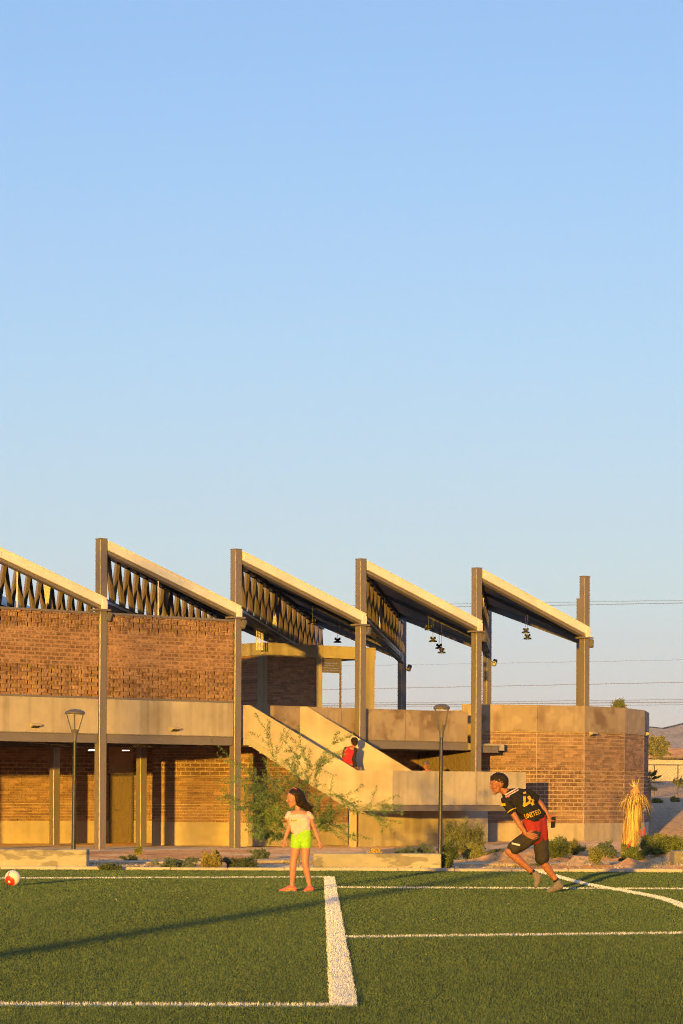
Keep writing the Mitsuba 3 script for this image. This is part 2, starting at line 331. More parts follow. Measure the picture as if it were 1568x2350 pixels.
def panel(s, limit=300):
    w = .125; o = A(s)+U*w-N*.075; L = np.linalg.norm(A(s+1)-A(s))-2*w
    k = thing(B+'__brick_panel')
    add('bottom_trim', obox(o-N*.01+UP*ZC1, U*L, N*.2, UP*.05), M_STEEL, k)
    add('top_trim', obox(o-N*.01+UP*(ZP1-.055), U*L, N*.2, UP*.055), M_STEEL, k)
    z0, z1 = ZC1+.05, ZP1-.055; rows = []; z = z0; r = 0
    def row(h, kind, first=None):
        nonlocal z, r
        hh = min(h, z1-z)
        if kind == 'open': rows.append((z+.002, hh-.008, .296, .062, .13, True, M_LATB, (.5 if r % 2 else .13)))
        else: rows.append((z+.018, hh-.018, .236, .030, .11, True, M_LATB, (.5 if r % 2 else .05)))
        z += hh; r += 1
    row(.055, 'open')
    for _ in range(7): row(.098, 'open')
    zm0 = z
    for _ in range(9): row(.0985, 'set')
    zm1 = z
    for _ in range(3): row(.112, 'open')
    row(z1-z, 'open')
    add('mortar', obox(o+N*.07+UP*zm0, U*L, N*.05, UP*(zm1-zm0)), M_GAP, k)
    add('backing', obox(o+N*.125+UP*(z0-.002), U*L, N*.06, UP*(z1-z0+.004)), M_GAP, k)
    lay(k, [(o, U, N, L, rows)], limit, joints=lambda z, perf: .018 if zm0 < z < zm1 else None, jmat=M_PMORT)
    bnd = add('concrete_band', obox(o-N*.0+UP*(ZB1+.002), U*L, N*.22, UP*(ZC1-ZB1-.004)), M_CONC, B)
    fl = add('floor_beam', [obox(o-N*.012+UP*ZB0, U*L, N*.15, UP*.02), obox(o-N*.012+UP*(ZB1-.02), U*L, N*.15, UP*.02), obox(o+N*.02+UP*(ZB0+.02), U*L, N*.02, UP*(ZB1-ZB0-.04))], M_STEEL, B)
    return k
panel(-1); panel(0); panel(-2, 0)
# upper floor slab behind, soffit over the porch, and the terrace
def poly(pts, z0, z1): return prism([np.asarray(p)[:2] for p in pts], z0, z1)
add('floor_slab', poly([A(-2.9, .16), A(1.02, .16), A(1.02, .16)+TD*9, A(-2.9, .16)+TD*20], 2.68, 2.83), M_PLINTH, B)
add('terrace_slab', poly([A(1.03, .2), A(3.3, .2), A(3.3, .2)+TD*9, A(1.03, .2)+TD*22], 2.62, 2.80), M_CONC, B)
for j, nn in enumerate((2.2, 4.4, 6.6)):
    add('soffit_beam', beam(A(-1.6, nn, 2.65), A(1.0, nn, 2.65), .12, .09), M_DARK, B)
for s in (-.5, .25, .75):
    add('soffit_beam', beam(A(s, .2, 2.645), A(s, .2, 2.645)+TD*9, .1, .08), M_DARK, B)
# porch columns
for (x, y) in ((125, 1938.5), (324, 1942)):
    q = G(x, y); column(q, 0, 2.6, .2, B, 'porch_column', weld=True)
# ground floor walls behind the porch and the stair
ZS = .62
def wall(o, d, L, z1, depth, rows_fn, name='ground_floor_wall', parent=None, base=True, inn=None, mb=M_BRICK):
    inn = v3(-d[1], d[0], 0) if inn is None else inn
    k = thing((parent or B)+'__'+name)
    add('mortar', [obox(o+inn*.02+UP*ZS, d*L, inn*depth, UP*(1.852-ZS)), obox(o+inn*.06+UP*1.852, d*L, inn*(depth-.04), UP*.442), obox(o+inn*.02+UP*2.294, d*L, inn*depth, UP*(z1-2.294))], M_MORT, k)
    add('plinth', obox(o-inn*.012, d*L, inn*(depth+.03), UP*ZS), M_PLINTH, k)
    return k
def courses(z0, z1, h, pitch, joint, depth, perf, m, ph=0, ratio=1.0):
    rows = []; z = z0; r = ph
    while z < z1-.02:
        hh = min(h, z1-z); rows.append((z+(.018 if perf else .004), hh-(.018 if perf else .014*ratio), pitch, joint, .11 if perf else depth, perf, m, .5 if r % 2 else 0.02)); z += h; r += 1
    return rows
ROWS = courses(ZS, 1.10, .078, .245, .014, .03, False, M_BRICK)+courses(1.10, 1.86, .066, .245, .008, .024, False, M_BRICK, 1, .5)+courses(1.86, 2.30, .11, .26, .018, .03, True, M_BRICK)+courses(2.30, 2.66, .078, .245, .014, .03, False, M_BRICK)
w1a, w1b = v3(-12.6, 75.6, 0), v3(-5.05, 79.3, 0); d1 = unit(w1b-w1a); L1 = np.linalg.norm(w1b-w1a)
wl1 = wall(w1a, d1, L1, 2.66, .2, ROWS)
# the door: a frame in the wall and a ribbed metal leaf
def on(o, d, x):
    """distance along the line o + d*q where it stands at picture column x (level sight)"""
    t = (x-CX)/F; return (t*o[1]-o[0])/(d[0]-t*d[1])
q0, q1 = on(w1a, d1, 254.5), on(w1a, d1, 301.5)
n1 = v3(-d1[1], d1[0], 0)
lay(wl1, [(w1a, d1, n1, q0-.06, ROWS), (w1a+d1*(q1+.06), d1, n1, L1-q1-.06, ROWS)], joints=lambda z, perf: .018 if perf else None)
dk = thing(B+'__door', 'ribbed brown metal door under the left bay')
o = w1a+d1*q0-n1*.02; W = q1-q0
add('leaf', [obox(o, d1*W, n1*.05, UP*1.86)]+[obox(o+d1*(W*(.04+.92*j/13)-.012)-n1*.012, d1*.022, n1*.012, UP*1.84) for j in range(14)], M_DOOR, dk)
add('frame', [obox(o-d1*.05-n1*.03, d1*.05, n1*.09, UP*1.92), obox(o+d1*W-n1*.03, d1*.05, n1*.09, UP*1.92), obox(o-n1*.03+UP*1.862, d1*W, n1*.09, UP*.058)], M_DARK, dk)
add('handle', [tube([o+d1*.09-n1*.06+UP*.92, o+d1*.2-n1*.06+UP*.92], .014), tube([o+d1*.09-n1*.06+UP*.92, o+d1*.09+UP*.92], .014)], M_LAMP, dk)
w2a = v3(-5.05, 75.5, 0)
wl2 = wall(w2a, PD, 2.1, 2.66, .2, ROWS); lay(wl2, [(w2a, PD, TD, 2.1, ROWS)], joints=lambda z, perf: .018 if perf else None)
add('return_wall', obox(w2a+TD*.22+PD*.004, PD*.2, TD*3.6, UP*2.66), M_BRICK, B)
w2c = v3(-2.96, 74.45, 0)
wl4 = wall(w2c, PD, .52, 2.66, .9, ROWS); lay(wl4, [(w2c, PD, TD, .52, ROWS)], joints=lambda z, perf: .018 if perf else None)
w3a = w2c+PD*.53; L3 = 3.45
wl3 = wall(w3a, U, L3, 2.64, .2, ROWS); lay(wl3, [(w3a, U, N, L3, ROWS)], joints=lambda z, perf: .018 if perf else None)
add('wall_end', obox(v3(.20, 74.05, 0), PD*.2, TD*.3, UP*.955), M_CONC, B)
w5a = v3(.41, 74.25, 0)
add('lower_concrete_wall', obox(w5a, U*4.75, N*.18, UP*.95), M_CONC, B)
# lower room under the terrace: a lit ribbed screen and a dark brick wall behind it
add('ribbed_screen', [obox(v3(3.62, 78.0, 1.0)-N*0+N*.0, U*.1, N*2.2, UP*1.6)]+[obox(v3(3.62, 78.0, 1.0)+N*(.1+.105*j)-U*.02, U*.02, N*.05, UP*1.6) for j in range(20)], M_DOOR, B)
wl6 = thing(B+'__lower_room_wall'); o6 = v3(3.62, 78.0, 0)+N*2.25-U*5
add('mortar', obox(o6+N*.02, U*5.1, N*.2, UP*2.6), M_MORT, wl6)
lay(wl6, [(o6, U, N, 5.1, courses(1.1, 2.6, .11, .25, .02, .03, False, M_BRICK))], 150)
# ------------------------------------------------------------------ terrace parapet and its beam
tp0 = A(1.33, .13)
Lt = np.linalg.norm(A(2.955)-A(1.33))
for j in range(3):
    add('terrace_parapet', obox(tp0+U*(Lt*j/3)+UP*(ZB1+.002)+N*(.004*(j % 2)), U*(Lt/3-.012), N*.17, UP*(3.66-ZB1)), M_OLDC, B)
add('terrace_beam', [obox(tp0-N*.02+UP*ZB0, U*Lt, N*.16, UP*.02), obox(tp0-N*.02+UP*(ZB1-.02), U*Lt, N*.16, UP*.02), obox(tp0+N*.01+UP*(ZB0+.02), U*Lt, N*.02, UP*(ZB1-ZB0-.04))], M_STEEL, B)
add('beam_stub', [obox(A(3.05, .05, 2.55), U*.72, N*.15, UP*.02), obox(A(3.05, .05, 2.73), U*.72, N*.15, UP*.02), obox(A(3.05, .09, 2.57), U*.72, N*.02, UP*.16)], M_STEEL, B)
arc = [v3(-1.4+5.5*t, 86+1.6*math.sin(math.pi*t)*.4-1.4*t, 0) for t in np.linspace(0, 1, 15)]
add('rear_parapet', [hexa([a+UP*2.8, b+UP*2.8, b+TD*.15+UP*2.8, a+TD*.15+UP*2.8], [a+UP*(3.93), b+UP*(3.93), b+TD*.15+UP*3.93, a+TD*.15+UP*3.93]) for a, b in zip(arc[:-1], arc[1:])], M_OLDC, B)

# ------------------------------------------------------------------ outdoor stair and landing
ST = thing('staircase', 'bare concrete outdoor stair with two sloping parapets coming down to a raised landing', 'staircase')
S0, S1 = v3(-2.41, 72.28, 0), v3(-.903, 73.58, 0)
ZK, ZL, ZF = 3.646, 1.989, 1.12
def profile(o, pts, th, d=PD, inn=TD):
    """a slab th thick whose face is the outline pts (q along d, z), standing at o"""
    m = trimesh.creation.extrude_polygon(sg.Polygon(pts), th, engine='earcut')
    m.apply_transform(frame(d, UP, np.cross(d, UP), v3(0, 0, 0)))
    s = 1 if np.dot(np.cross(d, UP), inn) > 0 else -1
    m.apply_translation(o if s > 0 else o+inn*th)
    return m
fp = [(-.19, 2.80), (.02, 2.80), (2.66, ZF), (3.655, ZF), (3.655, ZL), (2.755, ZL), (0, ZK), (-.19, ZK)]
add('front_parapet', profile(S0-N*.1, fp, .14), M_CONC, ST)
bp = [(-.30, 2.80), (.02, 2.80), (2.72, 1.0), (2.80, 1.0), (2.80, 1.96), (0, ZK+.01), (-.30, ZK+.01)]
add('back_parapet', profile(S1, bp, .14), M_CONC, ST)
sp = [(-.19, 2.62), (-.02, 2.62), (2.60, .96), (3.66, .96), (3.66, ZF-.002), (2.66, ZF-.002), (.02, 2.798), (-.19, 2.798)]
add('stringer', [profile(S0-N*.1+TD*.03, sp, .05), profile(S0-N*.1-TD*.012, [(-.19, 2.62), (-.02, 2.62), (2.60, .96), (3.66, .96), (3.66, .98), (2.61, .98), (-.01, 2.64), (-.19, 2.64)], .1)], M_STEEL, ST)
n = 10
for j in range(n):
    a = S0+PD*(j*2.72/n+.02)+TD*.15; b = S1+PD*(j*2.72/n+.02)-TD*.02; z = 2.80-(j+1)*(2.80-ZF)/n
    g = PD*(2.72/n+.02)
    add('tread', [hexa([a+UP*(z-.05), a+g+UP*(z-.05), b+g+UP*(z-.05), b+UP*(z-.05)], [a+UP*z, a+g+UP*z, b+g+UP*z, b+UP*z]), hexa([a+UP*(z+.001), a+PD*.04+UP*(z+.001), b+PD*.04+UP*(z+.001), b+UP*(z+.001)], [a+UP*(z+.165), a+PD*.04+UP*(z+.165), b+PD*.04+UP*(z+.165), b+UP*(z+.165)])], M_PLINTH, ST)
K = S0-N*.1+PD*3.66; KE = v3(4.89, 75.15, 0); LL = np.linalg.norm((KE-K)[:2]); ud = unit((KE-K)*[1, 1, 0]); un = v3(-ud[1], ud[0], 0)
add('landing_parapet', obox(K+ud*.006+UP*ZF, ud*(LL*.62), un*.14, UP*(ZL-ZF)), M_CONC, ST)
add('landing_parapet', obox(K+ud*(LL*.62+.014)+UP*ZF, ud*(LL*.38-.01), un*.14, UP*(ZL-ZF+.003)), M_CONC, ST)
add('landing_beam', [obox(K+ud*.01-un*.012+UP*.96, ud*LL, un*.12, UP*.022), obox(K+ud*.01+un*.03+UP*.982, ud*LL, un*.03, UP*(ZF-.984))], M_STEEL, ST)
add('landing_slab', poly([S0+PD*2.7+TD*.05, K+TD*.05+un*.12, KE+un*.14, KE+N*4, S1+PD*2.7+TD*3], 1.0, ZF-.004), M_PLINTH, ST)
add('support_pier', obox(v3(.36, 72.5, 0), PD*.2, TD*.3, UP*.955), M_CONC, ST) if False else None

# ------------------------------------------------------------------ the many-sided brick drum
DR = thing('brick_drum', 'low many-sided brick building with a stained concrete rim, right of the stair', 'building')
DV = [v3(3.85, 79.0, 0), v3(5.47, 79.3, 0), v3(6.85, 79.9, 0), v3(8.15, 81.6, 0), v3(8.94, 83.7, 0), v3(9.36, 86.4, 0), v3(9.3, 90, 0)]
runs = []
ZD0, ZD1, ZDT = .60, 3.17, 3.91
for a, b in zip(DV[:-1], DV[1:]):
    d = unit(b-a); L = np.linalg.norm(b-a); inn = v3(-d[1], d[0], 0)
    add('rim_panel', obox(a+d*.006+UP*(ZD1+.003)-inn*.02, d*(L-.006), inn*.2, UP*(ZDT-ZD1)), M_OLDC, DR)
    add('wall_core', [obox(a+inn*.022+UP*ZD0, d*(L+.01), inn*.18, UP*(.95-ZD0)), obox(a+inn*.07+UP*.95, d*(L+.01), inn*.14, UP*1.2), obox(a+inn*.022+UP*2.15, d*(L+.01), inn*.18, UP*(ZD1-2.15))], M_MORT, DR)
    add('plinth', obox(a+d*.004-inn*.014, d*(L-.004), inn*.2, UP*ZD0), M_PLINTH, DR)
    add('corner_strip', obox(b-d*.022+UP*ZD0+inn*.002, d*.024, inn*.03, UP*(ZD1-ZD0)), M_MORT, DR)
    rows = courses(ZD0, .95, .1166, .245, .018, .028, False, M_BRICK, 0, 1.6)+courses(.95, 2.15, .112, .262, .02, .03, True, M_BRICK)+courses(2.15, 2.70, .068, .25, .008, .024, False, M_BRICK, 1, .5)+courses(2.70, ZD1, .105, .24, .018, .03, False, M_BRICK, 0, 1.6)
    runs.append((a+d*.006, d, inn, L-.026, rows))
JN = lambda z, perf: .018 if perf else None
lay(DR, runs, joints=JN)
add('roof', poly([v+v3(0, .3, 0) for v in DV]+[v3(3.85, 90, 0)], 3.2, 3.4), M_PLINTH, DR)
add('end_block', obox(v3(3.34, 78.75, ZC1-.3), PD*.5, TD*.15, UP*.53), M_OLDC, DR)

# ------------------------------------------------------------------ the rooftop room with its framed opening
TW = thing('roof_room', 'concrete framed brick room standing on the terrace under the roof, with an opening to the sky', 'building')
C = v3(-2.211, 79.5, 0)
HT, HB = 5.645, 5.29
add('ring_beam', obox(C-U*.02-N*.02+UP*HB, U*4.22, N*.26, UP*(HT-HB)), M_CONC, TW)
add('ring_beam', obox(C-U*.02+N*.242+UP*HB, U*.26, N*2.6, UP*(HT-HB-.002)), M_CONC, TW)
add('roof_slab', obox(C+U*.24+N*.242+UP*(HB+.02), U*3.94, N*2.6, UP*.2), M_PLINTH, TW)
def pier(q, w, z0=2.8, n0=0.0, nn=.25): return add('pier', obox(C+U*q+N*n0+UP*z0, U*w, N*nn, UP*(HB-z0)), M_CONC, TW)
pier(-.01, .15); pier(1.955, .22); pier(3.84, .34, nn=.3); pier(3.84, .3, n0=2.4)
add('low_wall', obox(C+U*.142+N*.01+UP*2.8, U*1.81, N*.2, UP*.97), M_PLINTH, TW)
add('low_wall', obox(C+N*.252+U*.02+UP*2.8, U*.2, N*2.5, UP*.97), M_PLINTH, TW)
f1 = thing(TW+'__brick_infill'); rws = courses(3.77, HB, .072, .245, .012, .03, False, M_TOWB)
add('mortar', obox(C+U*.142+N*.05+UP*3.772, U*1.81, N*.15, UP*(HB-3.774)), M_MORT, f1)
lay(f1, [(C+U*.142+N*.03, U, N, 1.886, rws)])
f2 = thing(TW+'__brick_infill')
# the left wall faces the sun side: laid from back to front
o2 = C+N*2.75+U*.03
add('mortar', obox(C+U*.05+N*.252+UP*3.772, U*.15, N*2.5, UP*(HB-3.774)), M_MORT, f2)
lay(f2, [(o2, -N, U, 2.5, rws)], 200)
sh = thing(TW+'__roller_shutter'); qs0, qs1 = 2.178, 2.93
for j in range(6):
    add('slat', obox(C+U*qs0+N*.1+UP*(HB-.07*(j+1)+.004), U*(qs1-qs0), N*.03, UP*.064), M_STEEL, sh)
add('post', obox(C+U*qs1+N*.08+UP*2.8, U*.045, N*.05, UP*(HB-2.8)), M_STEEL, TW)
ld = thing(TW+'__roof_rail')
for j in range(5):
    p = P(589+3.6*j, 1470, 79.0); p[2] = 5.4
    add('bar', tube([p, p+UP*.70], .013, 6), M_FASC, ld)
pa, pb = P(585, 1470, 78.8), P(604, 1470, 79.2); pa[2] = 6.13; pb[2] = 6.08
add('handrail', tube([pa, pb], .022, 6), M_FASC, ld)

# ------------------------------------------------------------------ lights fixed to the building
def wall_light(p, d, inn, label, group=None):
    k = thing('wall_light', label, 'light', group); o = p; w = .13
    add('housing', hexa([o-d*w-inn*.13+UP*.0, o+d*w-inn*.13+UP*.0, o+d*w-UP*.055, o-d*w-UP*.055], [o-d*w-inn*.13+UP*.035, o+d*w-inn*.13+UP*.035, o+d*w+UP*.055, o-d*w+UP*.055]), M_WLIT, k)
    add('lens', hexa([o-d*.1-inn*.12-UP*.012, o+d*.1-inn*.12-UP*.012, o+d*.1-inn*.02-UP*.058, o-d*.1-inn*.02-UP*.058], [o-d*.1-inn*.12-UP*.006, o+d*.1-inn*.12-UP*.006, o+d*.1-inn*.02-UP*.052, o-d*.1-inn*.02-UP*.052]), M_BLACK, k)
    add('back_plate', obox(o-d*.14-UP*.065-inn*.012, d*.28, inn*.012, UP*.13), M_WLIT, k)
    return k
qa = on(A(-1, -.075), U, 78); qb = on(A(0, -.075), U, 399)
wall_light(A(-1, -.075)+U*qa+UP*2.99, U, N, 'small wedge wall light on the concrete band left of the tall left lamp post')
wall_light(A(0, -.075)+U*qb+UP*2.985, U, N, 'small wedge wall light on the concrete band between the two leftmost steel columns')
d = unit(DV[3]-DV[2]); wall_light(DV[2]+d*.35+UP*3.13-v3(-d[1], d[0], 0)*.02, d, v3(-d[1], d[0], 0), 'small wedge wall light under the rim of the brick drum')
d = unit(DV[5]-DV[4]); wall_light(DV[4]+d*.4+UP*3.22-v3(-d[1], d[0], 0)*.02, d, v3(-d[1], d[0], 0), 'sunlit wall light sticking out of the right edge of the brick drum')
def floodlight(p, right, fwd, label, tilt=.5, s=.23, group=None):
    k = thing('floodlight', label, 'floodlight', group)
    c = p; f = unit(fwd-UP*tilt); r = right; u = np.cross(r, f)
    m = bevel_box((s*.86, .13, s), .02); m.apply_transform(frame(r, f, u, c)); add('housing', m, M_LAMP, k)
    m = bevel_box((s*.72, .02, s*.82), .006); m.apply_transform(frame(r, f, u, c+f*.067)); add('glass', m, M_BLACK, k)
    add('bracket', [tube([c-r*s*.45, c-r*s*.62-f*.0, c-r*s*.62-f*.1], .016, 6)], M_LAMP, k)
    return k
ORD = ['leftmost', 'second', 'third', 'fourth', 'rightmost']
for i in range(1, 6):
    p = A(i-1)+U*(.17)-N*.06+UP*5.70
    fw = [unit(-N*.25+U), unit(-N*.25+U), unit(U*1.0+N*.2), unit(U+N*.3), unit(U+N*.8)][i-1]
    floodlight(p, unit(np.cross(fw, UP)), fw, f'box floodlight on the {ORD[i-1]} tall front column just under the roof end', .35)
for i, nm in ((3, 'left'), (4, 'right')):
    q = back[i]+PD*.24; q[2] = 1.3+(1830-(1532 if i == 3 else 1519))*q[1]/F
    floodlight(q, TD, PD, f'dark box floodlight on the {nm} rear column of the open roof', .35)
def pendant(x, y, Y, rod_to, label, r=.118):
    k = thing('pendant_lamp', label, 'lamp')
    c = P(x, y, Y)
    m = lathe([(0, .0), (r, 0), (r, .025), (r*.8, .045), (r*.42, .055), (r*.36, .10), (r*.15, .125), (0, .13)], 18); m.apply_translation(c-UP*.05); add('shade', m, M_BLACK, k)
    fins = [obox(c+v3(math.cos(g), math.sin(g), 0)*r*.4+UP*.03-v3(-math.sin(g), math.cos(g), 0)*.006, v3(math.cos(g), math.sin(g), 0)*r*.35, v3(-math.sin(g), math.cos(g), 0)*.012, UP*.07) for g in np.arange(8)*math.pi/4]
    add('cooling_fin', fins, M_BLACK, k)
    top = c.copy(); top[2] = rod_to
    add('cord', tube([c+UP*.11, top], .006, 5), M_BLACK, k)
def roof_z(i, p):
    """underside of roof i at plan position p"""
    w = np.asarray(p)-A(i-1); t = (w[0]*TD[1]-w[1]*TD[0])/(U[0]*TD[1]-U[1]*TD[0]); return ZHI-.1+(ZLO-ZHI)*t/np.linalg.norm(A(i)-A(i-1))
PEND = [(775, 1471, 84, 2, 'black pendant lamp hanging alone over the roof room'), (717, 1428, 80, 2, 'sunlit pendant lamp hanging close to the second truss'),
        (984, 1442, 82, 3, 'upper left pendant lamp of the cluster of four in the fourth bay'), (994, 1469, 82.6, 3, 'second pendant lamp from the left in the cluster of four'),
        (1008, 1485, 86, 3, 'third pendant lamp from the left in the cluster of four'), (1014, 1495, 84, 3, 'lowest pendant lamp of the cluster of four'),
        (1207, 1449, 83.5, 4, 'upper pendant lamp of the pair in the right open bay'), (1211, 1463, 82, 4, 'lower pendant lamp of the pair in the right open bay')]
for x, y, Y, i, lab in PEND:
    c = P(x, y, Y); pendant(x, y, Y, roof_z(i, c), lab)
# two lit ceiling spots in the porch
scene['mat_glow'] = {'type': 'diffuse', 'reflectance': {'type': 'rgb', 'value': [.8, .8, .75]}}
for x, y, lab in ((211, 1722, 'lit round ceiling spot in the porch partly behind the first steel column'), (289, 1723, 'lit round ceiling spot in the porch over the metal door')):
    k = thing('ceiling_spot', lab, 'ceiling light'); c = P(x, y, 73.5); c[2] = 2.585
    c = P(x, y, 1.0); Yc = (2.53-EYE)/(c[2]-EYE); c = P(x, y, Yc)
    m = trimesh.creation.cylinder(.10, .02, sections=20); m.apply_translation(c+UP*.02); add('ring', m, M_FASC, k)
    m = trimesh.creation.cylinder(.085, .012, sections=20); m.apply_translation(c+UP*.004)
    kk = add('lamp', m, 'mat_glow', k); scene[kk]['emitter'] = {'type': 'area', 'radiance': {'type': 'rgb', 'value': [4.0, 3.6, 2.8]}}
# ------------------------------------------------------------------ walls, lamps and the far side
def block(x0, x1, yb, yt, label, dp):
    a, b = G(x0, yb), G(x1, yb); a[2] = b[2] = 0; Ym = (a[1]+b[1])/2; a[1] = b[1] = Ym
    h = P((x0+x1)/2, yt, Ym)[2]
    d = unit(b-a); L = np.linalg.norm(b-a); m = bevel_box((L, dp, h+.1), .012)
    v = m.vertices
    m.apply_transform(frame(d, v3(-d[1], d[0], 0), UP, (a+b)/2+v3(-d[1], d[0], 0)*dp/2+UP*(h/2-.05)))
    return add('low_wall', m, M_BLOCK, None, label, 'low wall')
block(-260, 202, 1991.5, 1949, 'low rendered wall block at the left edge of the pitch behind the ball', .62)
block(719, 1012, 1995, 1959, 'low rendered wall block in the middle, behind the white corner of the pitch lines', .5)
block(1551, 1840, 1993.5, 1954, 'low rendered wall block cut off by the right edge, beside the red-flowered shrub', .8)
def street_lamp(x, yt, Y, label, full):
    k = thing('street_lamp', label, 'street lamp'); b = P(x, 1900, Y); b[2] = 0; H = P(x, yt, Y)[2]
    b = v3(P(x, (yt+1700)/2, Y)[0], Y, 0); r = .10 if False else .062
    z = [0, .06, .065, .6, H-1.05, H-.62]
    lean = .006
    add('pole', tube([b+UP*t+v3(lean*t, 0, 0) for t in z], [.085, .085, .044, .042, .034, .032], 14), M_BLACK, k, smooth=50)
    t = b+v3(lean*H, 0, 0)
    add('collar', tube([t+UP*(H-.63), t+UP*(H-.56), t+UP*(H-.48), t+UP*(H-.40)], [.036, .042, .058, .078], 14), M_LAMP, k, smooth=50)
    W = .195 if full else .152
    m = lathe([(0, -.02), (W, -.015), (W+.006, .01), (W*.9, .045), (W*.5, .075), (0, .085)], 28); m.apply_translation(t+UP*(H-.085)); add('hood', m, M_LAMP, k, smooth=40)
    m = lathe([(0, -.028), (W*.72, -.028), (W*.72, -.022), (0, -.022)], 24); m.apply_translation(t+UP*(H-.085)); add('lens', m, M_FASC, k)
    for g in ([.15, 1.75, 3.3, 4.75] if full else [.0, math.pi]):
        e = v3(math.cos(g), math.sin(g), 0)
        add('arm', tube([t+e*.055+UP*(H-.47), t+e*(W-.03)+UP*(H-.10)], 0.012 if full else .018, 6), M_LAMP, k)
    return k
street_lamp(170, 1627, 55.5, 'black street lamp with four thin arms in front of the left brick bay', True)
street_lamp(1011.5, 1615, 53, 'black street lamp with two arms in front of the stair landing', False)
# power lines strung between two far masts outside the picture
def wire(x0, y0, x1, y1, Y, r, label):
    a, b = P(x0, y0, Y), P(x1, y1, Y*.93); d = b-a; pts = []
    for t in np.linspace(-3, 4, 60): pts.append(a+d*t+UP*(.0006*Y*(t-.5)**2*.35))
    add('power_line', tube(pts, r*.62, 5), M_LAMP, None, label, 'power line')
WY = 300
wire(796, 1390, 1568, 1377.5, WY, .028, 'topmost thin power line crossing the sky behind the roofs')
wire(812, 1396.5, 1568, 1384, WY+3, .04, 'second power line from the top, close under the topmost one')
wire(796, 1528, 1568, 1514.5, WY, .018, 'faint lone power line halfway up the columns')
wire(744, 1582.5, 1568, 1566, WY, .034, 'lone dark power line above the terrace')
wire(784, 1614, 1568, 1605.5, WY, .032, 'upper of the bundled power lines just above the drum rim')
wire(784, 1618.5, 1568, 1611.5, WY+4, .05, 'thick middle line of the bundled power lines just above the drum rim')
wire(1090, 1621, 1568, 1617.5, WY, .028, 'lowest of the bundled power lines just above the drum rim')
# masts behind the photographer whose long shadows lie on the pitch and the front
def mast(p, H, r, label):
    k = thing('pitch_mast', label, 'floodlight mast')
    add('pole', tube([p, p+UP*H*.5, p+UP*H], [r, r*.85, r*.6], 14), M_LAMP, k, smooth=50)
    add('light_bar', obox(p+UP*(H-.1)-v3(1, 0, 0), v3(2, 0, 0), v3(0, .12, 0), UP*.12), M_LAMP, k)
    for j in range(4): add('head', bevel_moved((.4, .15, .35), p+v3(-.75+.5*j, .15, H+.18)), M_LAMP, k)
def bevel_moved(s, c): m = bevel_box(s, .02); m.apply_translation(c); return m
sv = v3(math.sin(SUN_AZ), math.cos(SUN_AZ), 0)
g0 = G(500, 2113)
mast(g0-sv*40, 7.2, .17, 'tall floodlight mast behind the photographer')
mast(A(.32)-sv*105, 12.6, .2, 'farther floodlight mast behind the photographer')

# far side, right of the drum
def rows_of(name, parent, items, m): return [add(name, i, m, parent) for i in items]
M_WHITE = mat('white_wall', lambda p, n, uv: mi.Color3f(.42, .38, .35)*(.88+.2*fbm(p.x*.4, p.z*2, 1)), .9, .2)
k = thing('boundary_wall', 'long pale rendered wall far behind the bank on the right', 'wall')
bw0 = P(1400, 1786, 180); zb = 2.35
add('panel', obox(v3(bw0[0], 180, zb), v3(34, 2, 0), v3(0, .25, 0), UP*(3.72-zb)), M_WHITE, k)
add('coping', obox(v3(bw0[0]-.1, 179.93, 3.722), v3(34, 2, 0), v3(0, .38, 0), UP*.06), M_WHITE, k)
M_HROOF = mat('tan_roof', lambda p, n, uv: mi.Color3f(.42, .24, .13)*(.85+.25*noise(p.x*2, p.y*2)), .9, .2)
M_HWALL = mat('tan_house', lambda p, n, uv: mi.Color3f(.46, .33, .22)*(.9+.15*noise(p.x*2, p.z*2)), .9, .2)
k = thing('house', 'low tan house with a porch roof beyond the pale wall', 'house')
h0 = P(1506, 1700, 260); hx = h0[0]; zt = 1.3+(1830-1715+3.3)*260/F; ze = 1.3+(1830-1738+3.3)*260/F
add('wall', obox(v3(hx+.5, 262, 2), v3(24, 0, 0), v3(0, 7, 0), UP*(ze-2+.25)), M_HWALL, k)
add('roof', hexa([v3(hx, 259.5, ze), v3(hx+25, 259.5, ze), v3(hx+25, 270, ze), v3(hx, 270, ze)], [v3(hx+.6, 264, zt), v3(hx+24.4, 264, zt), v3(hx+24.4, 266, zt), v3(hx+.6, 266, zt)]), M_HROOF, k)
for j in range(4): add('porch_post', obox(v3(hx+.4+3.2*j, 259.7, 2.5), v3(.14, 0, 0), v3(0, .14, 0), UP*(ze-2.5)), M_DARK, k)
add('eave_board', obox(v3(hx-.1, 259.38, ze-.12), v3(25, 0, 0), v3(0, .1, 0), UP*.14), M_DARK, k)
for j in range(3): add('roof_vent', sphere(v3(hx+3.0+5.5*j, 261.4, ze+.55), .25, 1), M_WHITE, k)
# wire fence on the bank
k = thing('wire_fence', 'wire mesh fence with thin steel posts along the top of the bank', 'fence')
fy = 130
for j in range(6):
    p = P(1502+54*j if j else 1502, 1828, fy); p[2] = 1.2
    add('post', tube([p, v3(p[0], p[1], 1.3+(1830-1755+3.4)*fy/F)], .03, 6), M_LAMP, k)
fa, fb = P(1440, 1755, fy), P(1900, 1755, fy); fa[2] = fb[2] = 1.3+78*fy/F
add('rail', tube([fa, fb], .026, 6), M_LAMP, k)
mesh_w = []
for t in np.arange(fa[0], fb[0], .16):
    for s in (1, -1):
        z0, z1 = 1.4, fa[2]; dx = s*(z1-z0)
        mesh_w.append(tube([[t, fy, z0], [t+dx, fy, z1]], .0028, 3, cap=False))
add('mesh', mesh_w, M_LAMP, k, kind='stuff')
